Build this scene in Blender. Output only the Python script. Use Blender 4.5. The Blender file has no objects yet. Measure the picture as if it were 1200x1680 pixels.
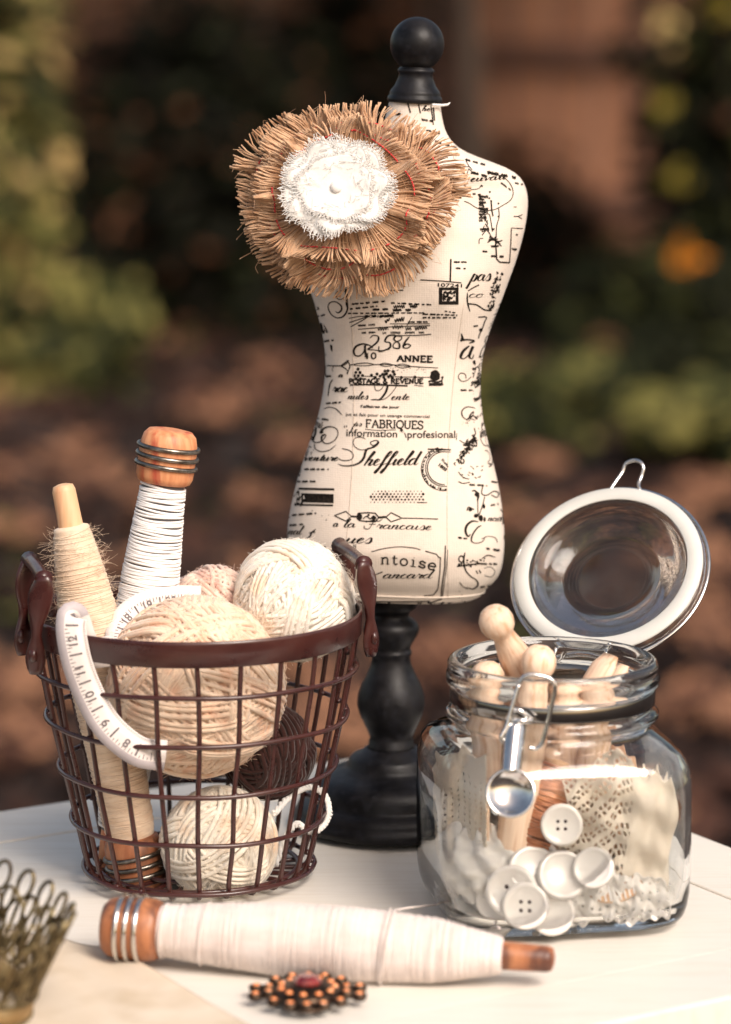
import bpy, math, random
import numpy as np
from mathutils import Vector, Matrix, Quaternion
from mathutils.bvhtree import BVHTree
from mathutils.geometry import intersect_line_plane
V = Vector
R = math.radians
sc = bpy.context.scene
col = sc.collection
random.seed(7)
# ------------------------------------------------------------------ camera
FPX = 5100.0
PITCH = R(9.8)
CAM = V((0, -1.42, 0.40))
FW = V((0, math.cos(PITCH), -math.sin(PITCH)))
UP = V((0, math.sin(PITCH), math.cos(PITCH)))
RT = V((1, 0, 0))
cd = bpy.data.cameras.new('camera')
cam = bpy.data.objects.new('camera', cd)
col.objects.link(cam)
cam.location = CAM
cam.rotation_euler = (math.pi / 2 - PITCH, 0, 0)
cd.sensor_fit = 'VERTICAL'
cd.sensor_height = 36
cd.lens = FPX / 1680 * 36
cd.clip_start = 0.05
cd.clip_end = 300
cd.dof.use_dof = True
cd.dof.focus_distance = 1.385
cd.dof.aperture_fstop = 5.6
sc.camera = cam
# ------------------------------------------------------------------ light
SUN_EL, SUN_AZ = R(43), R(146)      # azimuth clockwise from +Y: behind and right of the camera
w = bpy.data.worlds.new('World')
sc.world = w
w.use_nodes = True
nt = w.node_tree
bg = nt.nodes['Background']
sky = nt.nodes.new('ShaderNodeTexSky')
sky.sky_type = 'NISHITA'
sky.sun_disc = False
sky.sun_elevation = SUN_EL
sky.sun_rotation = SUN_AZ
sky.dust_density = 3.0
sky.air_density = 1.0
sky.ozone_density = 0.6
wm = nt.nodes.new('ShaderNodeMix')
wm.data_type = 'RGBA'
wm.blend_type = 'MULTIPLY'
wm.inputs[0].default_value = 1
wm.inputs[7].default_value = (1.0, 0.85, 0.70, 1)
nt.links.new(sky.outputs[0], wm.inputs[6])
nt.links.new(wm.outputs[2], bg.inputs[0])
bg.inputs[1].default_value = 0.125
sd = bpy.data.lights.new('sun', 'SUN')
sd.energy = 2.2
sd.angle = R(30)
sd.color = (1.0, 0.95, 0.90)
sun = bpy.data.objects.new('sun', sd)
col.objects.link(sun)
sdir = V((math.sin(SUN_AZ) * math.cos(SUN_EL), math.cos(SUN_AZ) * math.cos(SUN_EL), math.sin(SUN_EL)))
sun.rotation_euler = sdir.to_track_quat('Z', 'Y').to_euler()
sc.view_settings.view_transform = 'Standard'
sc.view_settings.look = 'None'
sc.view_settings.exposure = 0.74
sc.view_settings.gamma = 1.0
sc.cycles.use_denoising = True
sc.cycles.max_bounces = 14
sc.cycles.transmission_bounces = 12
sc.cycles.transparent_max_bounces = 12
sc.cycles.caustics_refractive = True
sc.cycles.caustics_reflective = False
sc.cycles.blur_glossy = 0.5


# ------------------------------------------------------------------ measuring helpers
def ray(x, y):
    return (FW * FPX + RT * (x - 600) - UP * (y - 840)).normalized()


def P(x, y, z=0.0):
    d = ray(x, y)
    return CAM + d * ((z - CAM.z) / d.z)


def Q(x, y, Y):
    d = ray(x, y)
    return CAM + d * ((Y - CAM.y) / d.y)


def catmull(pts, n=8, closed=False):
    pts = [V(p) for p in pts]
    m = len(pts)
    out = []
    segs = m if closed else m - 1
    for i in range(segs):
        if closed:
            a, b, c, d = pts[(i - 1) % m], pts[i], pts[(i + 1) % m], pts[(i + 2) % m]
        else:
            b, c = pts[i], pts[i + 1]
            a = pts[i - 1] if i > 0 else b * 2 - c
            d = pts[i + 2] if i + 2 < m else c * 2 - b
        for k in range(n):
            t = k / n
            out.append(0.5 * ((2 * b) + (c - a) * t + (2 * a - 5 * b + 4 * c - d) * t * t + (3 * b - a - 3 * c + d) * t ** 3))
    if not closed:
        out.append(pts[-1])
    return out


def interp(tab, t):
    """tab: list of (t, v...) rows, linear"""
    if t <= tab[0][0]:
        return tab[0][1:]
    for a, b in zip(tab, tab[1:]):
        if t <= b[0]:
            k = (t - a[0]) / (b[0] - a[0])
            return tuple(x + (y - x) * k for x, y in zip(a[1:], b[1:]))
    return tab[-1][1:]


# ------------------------------------------------------------------ materials
MATS = {}


def mat(name, color, rough=0.6, metal=0.0, c2=None, ns=30, nd=4, c3=None, ns3=8, bump=None, sheen=0, coat=0, spec=0.5,
        trans=0, ior=1.5, stretch=(1, 1, 1), wave=None, trl=0, rr=None, bump2=None, mrot=0):
    if name in MATS:
        return MATS[name]
    m = bpy.data.materials.new(name)
    m.use_nodes = True
    t = m.node_tree
    N, L = t.nodes, t.links
    b = N['Principled BSDF']
    b.inputs['Roughness'].default_value = rough
    b.inputs['Metallic'].default_value = metal
    b.inputs['Specular IOR Level'].default_value = spec
    b.inputs['IOR'].default_value = ior
    b.inputs['Transmission Weight'].default_value = trans
    b.inputs['Coat Weight'].default_value = coat
    b.inputs['Coat Roughness'].default_value = 0.08
    b.inputs['Sheen Weight'].default_value = sheen
    b.inputs['Sheen Roughness'].default_value = 0.5
    b.inputs['Base Color'].default_value = (*color, 1)
    tc = N.new('ShaderNodeTexCoord')
    mp = N.new('ShaderNodeMapping')
    mp.inputs['Scale'].default_value = stretch
    mp.inputs['Rotation'].default_value = (0, 0, mrot)
    L.new(tc.outputs['Object'], mp.inputs[0])
    src = None
    if c2:
        n = N.new('ShaderNodeTexNoise')
        n.inputs['Scale'].default_value = ns
        n.inputs['Detail'].default_value = nd
        n.inputs['Roughness'].default_value = 0.6
        L.new(mp.outputs[0], n.inputs[0])
        r = N.new('ShaderNodeMapRange')
        r.inputs[1].default_value = 0.36
        r.inputs[2].default_value = 0.64
        L.new(n.outputs[0], r.inputs[0])
        x = N.new('ShaderNodeMix')
        x.data_type = 'RGBA'
        x.inputs[6].default_value = (*color, 1)
        x.inputs[7].default_value = (*c2, 1)
        L.new(r.outputs[0], x.inputs[0])
        src = x.outputs[2]
        if rr:
            r2 = N.new('ShaderNodeMapRange')
            r2.inputs[1].default_value = 0.3
            r2.inputs[2].default_value = 0.7
            r2.inputs[3].default_value = rr[0]
            r2.inputs[4].default_value = rr[1]
            L.new(n.outputs[0], r2.inputs[0])
            L.new(r2.outputs[0], b.inputs['Roughness'])
        if c3:
            n3 = N.new('ShaderNodeTexNoise')
            n3.inputs['Scale'].default_value = ns3
            n3.inputs['Detail'].default_value = 3
            L.new(mp.outputs[0], n3.inputs[0])
            r3 = N.new('ShaderNodeMapRange')
            r3.inputs[1].default_value = 0.5
            r3.inputs[2].default_value = 0.68
            L.new(n3.outputs[0], r3.inputs[0])
            x3 = N.new('ShaderNodeMix')
            x3.data_type = 'RGBA'
            x3.inputs[7].default_value = (*c3, 1)
            L.new(r3.outputs[0], x3.inputs[0])
            L.new(src, x3.inputs[6])
            src = x3.outputs[2]
        L.new(src, b.inputs['Base Color'])
    hs = []
    if bump:            # (scale, strength, distance)
        n = N.new('ShaderNodeTexNoise')
        n.inputs['Scale'].default_value = bump[0]
        n.inputs['Detail'].default_value = 3
        L.new(mp.outputs[0], n.inputs[0])
        hs.append((n.outputs[0], bump))
    if bump2:
        n = N.new('ShaderNodeTexNoise')
        n.inputs['Scale'].default_value = bump2[0]
        n.inputs['Detail'].default_value = 2
        L.new(mp.outputs[0], n.inputs[0])
        hs.append((n.outputs[0], bump2))
    if wave:            # list of (axis, period m, strength, distance, distortion)
        for (ax, per, st, ds, di) in wave:
            n = N.new('ShaderNodeTexWave')
            n.bands_direction = ax
            n.inputs['Scale'].default_value = 0.314 / per
            n.inputs['Distortion'].default_value = di
            n.inputs['Detail'].default_value = 1
            n.inputs['Detail Scale'].default_value = 2
            L.new(tc.outputs['Object'], n.inputs[0])
            hs.append((n.outputs[1], (0, st, ds)))
    prev = None
    for o, (_, st, ds) in hs:
        bp = N.new('ShaderNodeBump')
        bp.inputs['Strength'].default_value = st
        bp.inputs['Distance'].default_value = ds
        L.new(o, bp.inputs['Height'])
        if prev:
            L.new(prev, bp.inputs['Normal'])
        prev = bp.outputs[0]
    if prev:
        L.new(prev, b.inputs['Normal'])
    if trl:
        tr = N.new('ShaderNodeBsdfTranslucent')
        tr.inputs[0].default_value = (*color, 1)
        if src:
            L.new(src, tr.inputs[0])
        ms = N.new('ShaderNodeMixShader')
        ms.inputs[0].default_value = trl
        L.new(b.outputs[0], ms.inputs[1])
        L.new(tr.outputs[0], ms.inputs[2])
        L.new(ms.outputs[0], N['Material Output'].inputs[0])
    MATS[name] = m
    return m


linen = mat('linen', (0.71, 0.625, 0.545), 0.9, c2=(0.66, 0.575, 0.495), ns=60, sheen=0.15, spec=0.2, stretch=(1, 1, 1),
            wave=[('X', 0.0011, 0.16, 0.0002, 2.5), ('Z', 0.0010, 0.16, 0.0002, 2.5)], bump=(700, 0.35, 0.0003), bump2=(45, 0.35, 0.0016))
ink = mat('ink', (0.006, 0.0055, 0.005), 0.9, c2=(0.028, 0.022, 0.018), ns=900, spec=0.05)
blackwood = mat('black_wood', (0.004, 0.004, 0.005), 0.40, c2=(0.011, 0.010, 0.011), ns=90, c3=(0.012, 0.012, 0.015), ns3=260, spec=0.22, bump=(160, 0.25, 0.0006), rr=(0.34, 0.52))
burlap = mat('burlap', (0.60, 0.36, 0.21), 0.95, c2=(0.74, 0.50, 0.32), ns=160, c3=(0.46, 0.24, 0.12), ns3=90, sheen=0.3, spec=0.1, trl=0.2)
burlapw = mat('burlap_weave', (0.48, 0.27, 0.14), 0.95, c2=(0.62, 0.38, 0.21), ns=600, spec=0.1,
              wave=[('X', 0.0012, 0.9, 0.0006, 3), ('Z', 0.0012, 0.9, 0.0006, 3)])
redthread = mat('red_thread', (0.62, 0.035, 0.03), 0.7, sheen=0.2)
cotton = mat('white_cotton', (0.92, 0.90, 0.87), 0.95, c2=(0.88, 0.85, 0.81), ns=120, sheen=0.4, spec=0.1, bump=(500, 0.4, 0.0005), trl=0.15)
pearl = mat('pearl_plastic', (0.86, 0.82, 0.78), 0.25, c2=(0.8, 0.75, 0.72), ns=60, coat=0.6)
enamel = mat('brown_enamel', (0.036, 0.008, 0.007), 0.28, c2=(0.052, 0.013, 0.010), ns=70, coat=0.2, bump=(240, 0.16, 0.0005), rr=(0.22, 0.42))
wood_o = mat('orange_wood', (0.52, 0.19, 0.08), 0.5, c2=(0.66, 0.31, 0.15), ns=70, c3=(0.42, 0.07, 0.035), ns3=45, stretch=(4, 4, 0.5), bump=(90, 0.3, 0.0006))
wood_d = mat('dark_worn_wood', (0.30, 0.105, 0.045), 0.42, c2=(0.42, 0.17, 0.075), ns=45, c3=(0.10, 0.035, 0.02), ns3=40, stretch=(3, 3, 0.5), bump=(120, 0.4, 0.0006))
wood_t = mat('tan_wood', (0.62, 0.37, 0.20), 0.55, c2=(0.70, 0.46, 0.28), ns=50, c3=(0.52, 0.24, 0.12), ns3=60, stretch=(3, 3, 0.4), bump=(140, 0.3, 0.0004))
wood_peg = mat('peg_wood', (0.76, 0.53, 0.37), 0.62, c2=(0.84, 0.65, 0.50), ns=110, c3=(0.62, 0.37, 0.22), ns3=90, stretch=(4, 4, 0.22), bump=(220, 0.45, 0.0005), bump2=(60, 0.3, 0.001))
steel_d = mat('dark_steel', (0.32, 0.30, 0.27), 0.32, 1.0, c2=(0.14, 0.12, 0.10), ns=260, bump=(300, 0.3, 0.0003))
steel = mat('bright_steel', (0.75, 0.74, 0.72), 0.14, 1.0, c2=(0.62, 0.61, 0.6), ns=200)
glass = mat('clear_glass', (0.985, 0.995, 0.985), 0.0, trans=1.0, ior=1.43, bump=(20, 0.03, 0.0015))
glass_l = mat('thin_lid_glass', (0.985, 0.99, 0.98), 0.0, trans=1.0, ior=1.43)
_t = glass_l.node_tree        # the thin lid lets most light pass unbent
_tr = _t.nodes.new('ShaderNodeBsdfTransparent')
_tr.inputs[0].default_value = (0.94, 0.95, 0.93, 1)
_ms = _t.nodes.new('ShaderNodeMixShader')
_ms.inputs[0].default_value = 0.55
_t.links.new(_t.nodes['Principled BSDF'].outputs[0], _ms.inputs[1])
_t.links.new(_tr.outputs[0], _ms.inputs[2])
_t.links.new(_ms.outputs[0], _t.nodes['Material Output'].inputs[0])
gasket = mat('white_silicone', (0.56, 0.56, 0.53), 0.5, c2=(0.52, 0.52, 0.49), ns=40)
cream_t = mat('cream_thread', (0.72, 0.57, 0.43), 0.9, c2=(0.64, 0.47, 0.33), ns=80, sheen=0.3, spec=0.15, stretch=(1, 1, 3), bump=(900, 0.5, 0.0004))
pink_t = mat('blush_thread', (0.70, 0.625, 0.59), 0.9, c2=(0.63, 0.545, 0.505), ns=50, sheen=0.3, spec=0.15, stretch=(1, 1, 3), bump=(900, 0.5, 0.0003))
white_t = mat('white_twine', (0.86, 0.84, 0.82), 0.75, c2=(0.78, 0.76, 0.75), ns=160, sheen=0.2, spec=0.3)
grey_under = mat('grey_core', (0.16, 0.15, 0.155), 0.8, bump=(700, 0.5, 0.0005))
y_cream = mat('cream_yarn', (0.80, 0.74, 0.65), 0.95, c2=(0.84, 0.79, 0.71), ns=90, c3=(0.78, 0.63, 0.48), ns3=85, sheen=0.4, spec=0.1, bump=(1100, 0.6, 0.0005))
y_peach = mat('peach_yarn', (0.70, 0.51, 0.37), 0.95, c2=(0.76, 0.60, 0.46), ns=90, c3=(0.70, 0.44, 0.30), ns3=110, sheen=0.4, spec=0.1, bump=(1100, 0.6, 0.0005))
y_pink = mat('rose_beige_yarn', (0.66, 0.45, 0.36), 0.95, c2=(0.78, 0.62, 0.52), ns=90, c3=(0.56, 0.30, 0.24), ns3=110, sheen=0.4, spec=0.1, bump=(1100, 0.6, 0.0005))
y_white = mat('off_white_yarn', (0.76, 0.68, 0.56), 0.95, c2=(0.82, 0.76, 0.66), ns=70, c3=(0.66, 0.50, 0.36), ns3=60, sheen=0.4, spec=0.1, bump=(1100, 0.6, 0.0005))
y_dark = mat('dark_brown_yarn', (0.030, 0.012, 0.010), 0.95, c2=(0.05, 0.02, 0.017), ns=90, sheen=0.2, spec=0.1, bump=(900, 0.6, 0.0005))
tape_m = mat('tape_cloth', (0.70, 0.64, 0.61), 0.6, c2=(0.65, 0.59, 0.56), ns=60, wave=[('Z', 0.0006, 0.3, 0.0001, 1)])
tape_g = mat('tape_grey_edge', (0.46, 0.41, 0.42), 0.6, c2=(0.36, 0.32, 0.33), ns=60)
paint = mat('table_paint', (0.73, 0.69, 0.625), 0.42, c2=(0.715, 0.672, 0.603), ns=7, nd=8, c3=(0.69, 0.64, 0.565), ns3=26, bump=(30, 0.22, 0.0007), rr=(0.34, 0.52), stretch=(1.2, 14, 3), mrot=R(-31.2))
paper = mat('parchment', (0.60, 0.50, 0.38), 0.85, c2=(0.66, 0.57, 0.46), ns=18, c3=(0.53, 0.43, 0.31), ns3=25, bump=(40, 0.5, 0.001))
brass = mat('antique_brass', (0.20, 0.155, 0.08), 0.38, 1.0, c2=(0.05, 0.036, 0.022), ns=220, c3=(0.40, 0.33, 0.19), ns3=150, bump=(300, 0.5, 0.0004))
brass_l = mat('pale_brass', (0.50, 0.37, 0.20), 0.5, 1.0, c2=(0.42, 0.28, 0.13), ns=90, bump=(150, 0.5, 0.0006))
bronze = mat('dark_bronze', (0.10, 0.07, 0.05), 0.4, 1.0, c2=(0.05, 0.03, 0.02), ns=200, bump=(300, 0.4, 0.0003))
gem_o = mat('orange_stone', (0.80, 0.22, 0.05), 0.12, c2=(0.88, 0.34, 0.12), ns=150, coat=1.0)
gem_r = mat('dark_red_stone', (0.09, 0.004, 0.007), 0.08, c2=(0.22, 0.02, 0.015), ns=120, coat=1.0)
copper_t = mat('copper_thread', (0.34, 0.11, 0.04), 0.45, c2=(0.52, 0.20, 0.08), ns=200, sheen=0.4, stretch=(1, 1, 3))
button_m = mat('white_button', (0.80, 0.76, 0.72), 0.35, c2=(0.76, 0.72, 0.68), ns=50, coat=0.3)
lace_m = mat('cream_lace', (0.86, 0.79, 0.69), 0.9, c2=(0.82, 0.73, 0.61), ns=60, sheen=0.3, spec=0.1, bump=(600, 0.5, 0.0004), trl=0.25)
lace_w = mat('white_lace', (0.90, 0.87, 0.83), 0.9, c2=(0.86, 0.83, 0.79), ns=60, sheen=0.3, spec=0.1, bump=(600, 0.5, 0.0004), trl=0.25)


# ------------------------------------------------------------------ mesh helpers
class MB:
    def __init__(s):
        s.v = []
        s.f = []
        s.m = []

    def add(s, vs, fs, mi=0):
        o = len(s.v)
        s.v += [tuple(p) for p in vs]
        s.f += [tuple(i + o for i in f) for f in fs]
        s.m += [mi] * len(fs)

    def tube(s, path, r, n=6, closed=False, mi=0, cap=True, flat=None):
        path = [V(p) for p in path]
        m = len(path)
        rs = r if isinstance(r, (list, tuple)) else [r] * m
        vs = []
        nrm = None
        for i, p in enumerate(path):
            a = path[i - 1] if (i > 0 or closed) else p
            b = path[(i + 1) % m] if (i < m - 1 or closed) else p
            t = (b - a)
            t = t.normalized() if t.length > 1e-12 else V((0, 0, 1))
            if nrm is None:
                q = V((0, 0, 1)) if abs(t.z) < 0.9 else V((1, 0, 0))
                nrm = (q - t * q.dot(t)).normalized()
            else:
                nrm = nrm - t * nrm.dot(t)
                nrm = nrm.normalized() if nrm.length > 1e-9 else t.orthogonal().normalized()
            bn = t.cross(nrm)
            for k in range(n):
                a_ = 2 * math.pi * k / n
                vs.append(p + (nrm * math.cos(a_) + bn * math.sin(a_)) * rs[i])
        fs = []
        for i in range(m if closed else m - 1):
            j = (i + 1) % m
            for k in range(n):
                k2 = (k + 1) % n
                fs.append((i * n + k, i * n + k2, j * n + k2, j * n + k))
        if cap and not closed:
            fs.append(tuple(range(n))[::-1])
            fs.append(tuple((m - 1) * n + k for k in range(n)))
        s.add(vs, fs, mi)

    def lathe(s, prof, n=48, M=None, mi=0, closed=False, sx=1, sy=1):
        """prof: list of (r, z)"""
        M = M or Matrix()
        vs, fs = [], []
        for r, z in prof:
            for k in range(n):
                a = 2 * math.pi * k / n
                vs.append(M @ V((r * math.cos(a) * sx, r * math.sin(a) * sy, z)))
        m = len(prof)
        for i in range(m if closed else m - 1):
            j = (i + 1) % m
            for k in range(n):
                k2 = (k + 1) % n
                fs.append((i * n + k, i * n + k2, j * n + k2, j * n + k))
        if not closed:
            if prof[0][0] > 1e-6:
                fs.append(tuple(range(n))[::-1])
            if prof[-1][0] > 1e-6:
                fs.append(tuple((m - 1) * n + k for k in range(n)))
        s.add(vs, fs, mi)

    def box(s, c, d, M=None, mi=0):
        M = M or Matrix()
        c = V(c)
        x, y, z = [q / 2 for q in d]
        vs = [M @ (c + V((i * x, j * y, k * z))) for i in (-1, 1) for j in (-1, 1) for k in (-1, 1)]
        s.add(vs, [(0, 1, 3, 2), (4, 6, 7, 5), (0, 4, 5, 1), (2, 3, 7, 6), (0, 2, 6, 4), (1, 5, 7, 3)], mi)

    def grid(s, fn, nu, nv, mi=0, cu=False):
        vs = [fn(i / (nu if cu else nu - 1), j / (nv - 1)) for i in range(nu) for j in range(nv)]
        fs = []
        for i in range(nu if cu else nu - 1):
            for j in range(nv - 1):
                i2 = (i + 1) % nu
                fs.append((i * nv + j, i2 * nv + j, i2 * nv + j + 1, i * nv + j + 1))
        s.add(vs, fs, mi)

    def build(s, name, mats, parent=None, smooth=True, org=None, bevel=None, solid=None, flatlist=None):
        me = bpy.data.meshes.new(name)
        o0 = V((0, 0, 0))
        if parent is not None:
            q = parent
            while q.parent is not None:
                q = q.parent
            o0 = V(q['_o']) if '_o' in q else V((0, 0, 0))
        elif org is not None:
            o0 = V(org)
        me.from_pydata([(p[0] - o0.x, p[1] - o0.y, p[2] - o0.z) for p in s.v], [], s.f)
        for mm in (mats if isinstance(mats, (list, tuple)) else [mats]):
            me.materials.append(mm)
        me.polygons.foreach_set('material_index', s.m)
        me.polygons.foreach_set('use_smooth', [smooth] * len(s.f))
        me.update()
        o = bpy.data.objects.new(name, me)
        col.objects.link(o)
        if parent is not None:
            o.parent = parent
        elif org is not None:
            o.location = o0
            o['_o'] = tuple(o0)
        if solid:
            md = o.modifiers.new('solid', 'SOLIDIFY')
            md.thickness = solid
            md.offset = 0
        if bevel:
            md = o.modifiers.new('bevel', 'BEVEL')
            md.width = bevel
            md.segments = 3
            md.limit_method = 'ANGLE'
            md.angle_limit = R(40)
        return o


def tag(o, label=None, cat=None, group=None, kind=None):
    if label:
        o['label'] = label
    if cat:
        o['category'] = cat
    if group:
        o['group'] = group
    if kind:
        o['kind'] = kind
    return o


def empty(name, loc, label, cat, group=None):
    o = bpy.data.objects.new(name, None)
    col.objects.link(o)
    o.location = loc
    o.empty_display_size = 0.01
    o['_o'] = tuple(loc)
    return tag(o, label, cat, group)


def copy_tree(o, parent=None):
    c = o.copy()
    col.objects.link(c)
    c.parent = parent
    for ch in list(o.children):
        copy_tree(ch, c)
    return c


def zmat(p0, p1, ref=None):
    """matrix with Z from p0 to p1, origin p0"""
    z = (V(p1) - V(p0)).normalized()
    x = V(ref) if ref is not None else (V((1, 0, 0)) if abs(z.x) < 0.9 else V((0, 1, 0)))
    x = (x - z * x.dot(z)).normalized()
    y = z.cross(x)
    M = Matrix((x, y, z)).transposed().to_4x4()
    M.translation = V(p0)
    return M


# ================================================================== SETTING
GZ = -0.75
g = MB()
g.add([(-80, -20, GZ), (80, -20, GZ), (80, 90, GZ), (-80, 90, GZ)], [(0, 1, 2, 3)])
soil = mat('soil', (0.018, 0.010, 0.0075), 0.95, c2=(0.034, 0.018, 0.013), ns=5, nd=8, c3=(0.008, 0.005, 0.004), ns3=2.2)
tag(g.build('ground', soil, smooth=False), kind='structure')

lf = [mat('litter_%s' % n_, c, 0.85, c2=c2, ns=4, trl=0.1, spec=0.15) for n_, c, c2 in (
    ('brown', (0.024, 0.0130, 0.0105), (0.040, 0.021, 0.016)), ('rust', (0.055, 0.026, 0.019), (0.080, 0.037, 0.026)),
    ('tan', (0.30, 0.155, 0.09), (0.22, 0.105, 0.06)), ('dark', (0.009, 0.0055, 0.0045), (0.018, 0.010, 0.008)),
    ('green', (0.05, 0.06, 0.015), (0.08, 0.09, 0.02)))]


def leaf_card(mb, p, n, s, rot, mi, bend=0.2):
    n = n.normalized()
    x = n.orthogonal().normalized()
    x.rotate(Quaternion(n, rot))
    y = n.cross(x)
    mb.add([p - x * s, p - x * s * 0.2 + y * s * 0.55 - n * s * bend, p + x * s, p - x * s * 0.2 - y * s * 0.55 - n * s * bend,
            p + x * s * 0.1 + n * s * 0.05], [(0, 1, 4), (1, 2, 4), (2, 3, 4), (3, 0, 4)], mi)


lm = MB()
rnd = random.Random(11)
for i in range(15000):
    Y = 1.2 + 9.5 * rnd.random() ** 0.8
    X = rnd.uniform(-1, 1) * (0.7 + Y * 0.28)
    # clumps: colour follows a low-frequency pattern so that drifts of one colour lie together
    q = math.sin(X * 7.1 + Y * 2.3) + math.sin(X * 3.7 - Y * 5.1 + 1.3) + rnd.gauss(0, 0.8)
    mi = 3 if q < -0.9 else 0 if q < 0.7 else 1 if q < 2.0 else 2
    if rnd.random() < 0.02:
        mi = 4
    nn = V((rnd.gauss(0, 0.35), rnd.gauss(0, 0.35), 1))
    leaf_card(lm, V((X, Y, GZ + 0.012 + rnd.random() * 0.03)), nn, rnd.uniform(0.022, 0.055), rnd.random() * 6.3, mi)
# drifts of dry leaves, their pale colours standing in for sunlit spots
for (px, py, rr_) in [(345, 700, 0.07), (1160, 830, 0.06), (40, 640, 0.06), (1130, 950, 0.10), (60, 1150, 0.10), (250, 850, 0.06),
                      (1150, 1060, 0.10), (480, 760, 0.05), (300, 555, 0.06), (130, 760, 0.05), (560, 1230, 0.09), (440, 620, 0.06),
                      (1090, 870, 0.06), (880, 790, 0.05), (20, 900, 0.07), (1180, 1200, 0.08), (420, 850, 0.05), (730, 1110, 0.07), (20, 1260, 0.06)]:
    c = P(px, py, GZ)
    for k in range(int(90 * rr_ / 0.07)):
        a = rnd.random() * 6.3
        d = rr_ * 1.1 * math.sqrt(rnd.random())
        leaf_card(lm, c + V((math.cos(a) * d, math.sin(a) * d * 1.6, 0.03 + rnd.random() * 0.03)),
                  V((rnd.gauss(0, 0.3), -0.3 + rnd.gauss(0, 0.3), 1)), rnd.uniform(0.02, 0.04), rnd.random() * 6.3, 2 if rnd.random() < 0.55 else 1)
tag(lm.build('leaf_litter', lf, smooth=False), kind='stuff')

GREEN = {}
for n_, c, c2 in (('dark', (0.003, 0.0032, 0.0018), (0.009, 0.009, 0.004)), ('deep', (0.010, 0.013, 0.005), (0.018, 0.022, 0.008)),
                  ('mid', (0.040, 0.047, 0.014), (0.070, 0.074, 0.022)), ('lit', (0.19, 0.18, 0.05), (0.27, 0.235, 0.075)),  # lit greens carry sun dapples, dark greens carry shade, in their colour
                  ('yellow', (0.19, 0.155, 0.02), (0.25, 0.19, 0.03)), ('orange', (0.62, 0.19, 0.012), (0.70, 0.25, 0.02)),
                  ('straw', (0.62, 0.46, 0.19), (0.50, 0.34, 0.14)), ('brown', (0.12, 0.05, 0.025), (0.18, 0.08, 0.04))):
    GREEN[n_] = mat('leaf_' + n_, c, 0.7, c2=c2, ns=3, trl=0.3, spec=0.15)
stem_m = mat('bark', (0.045, 0.028, 0.018), 0.9, c2=(0.075, 0.05, 0.035), ns=20, stretch=(4, 4, 1), bump=(30, 0.6, 0.01))


def bush(name, label, cat, c, rad, n, mix, leaf=(0.03, 0.06), seed=1, group=None, stems=5, trunk=None, clumps=14):
    """c: base centre on the ground; rad: (rx, ry, height)"""
    rn = random.Random(seed)
    o = empty(name, c, label, cat, group)
    fo = MB()
    cl = []
    z0 = trunk[1] if trunk else 0.0
    for k in range(clumps):
        a = rn.random() * 6.3
        d = math.sqrt(rn.random()) * 0.75
        h = rn.random()
        taper = math.sqrt(max(0.05, 1 - (2 * h - 0.85) ** 2))
        cl.append((V((c[0] + rad[0] * d * math.cos(a) * taper, c[1] + rad[1] * d * math.sin(a) * taper, c[2] + z0 + rad[2] * (0.08 + 0.84 * h))),
                   rn.uniform(0.26, 0.62), rn.randrange(10)))
    names = [m_ for m_, _ in mix]
    wts = [w_ for _, w_ in mix]
    for i in range(n):
        p, r_, t_ = rn.choice(cl)
        d = V((rn.gauss(0, 1), rn.gauss(0, 1), rn.gauss(0, 1))).normalized() * (rn.random() ** 0.4)
        q = p + V((d.x * rad[0] * r_, d.y * rad[1] * r_, d.z * rad[2] * r_ * 0.8))
        if q.z < c[2] + 0.01:
            q.z = c[2] + 0.01 + rn.random() * 0.05
        mi = rn.choices(range(len(names)), wts)[0]
        if t_ < 3 and rn.random() < 0.5:
            mi = t_ % len(names)
        leaf_card(fo, q, d + V((0, -0.3, 0.8)), rn.uniform(*leaf), rn.random() * 6.3, mi)
    st = MB()
    if trunk:
        tr = MB()
        pts = [V(c) + V((0.02 * math.sin(k * 1.3), 0.02 * math.cos(k), z0 * 1.25 * k / 6)) for k in range(7)]
        tr.tube(catmull(pts, 4), [trunk[0] * (1 - 0.4 * k / 24) for k in range(25)], 10)
        for k in range(8):
            p = rn.choice(cl)[0]
            b0 = V(c) + V((0, 0, z0 * rn.uniform(0.7, 1.2)))
            tr.tube(catmull([b0, b0.lerp(p, 0.5) + V((0, 0, 0.03)), p], 4), [trunk[0] * 0.45 * (1 - k_ / 10) for k_ in range(9)], 6)
        tr.build('trunk', stem_m, o)
    else:
        for k in range(stems):
            p = cl[k % len(cl)][0]
            b0 = V(c) + V((rn.uniform(-.2, .2) * rad[0], rn.uniform(-.2, .2) * rad[1], -0.01))
            st.tube(catmull([b0, b0.lerp(p, 0.5) + V((0, 0, 0.04)), p], 4), [0.011 * (1 - k_ / 11) for k_ in range(9)], 5)
        st.build('stem', stem_m, o)
    fo.build('crown' if trunk else 'foliage', [GREEN[k] for k in names], o, smooth=False)
    return o


def gp(px, py):
    return P(px, py, GZ)


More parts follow.
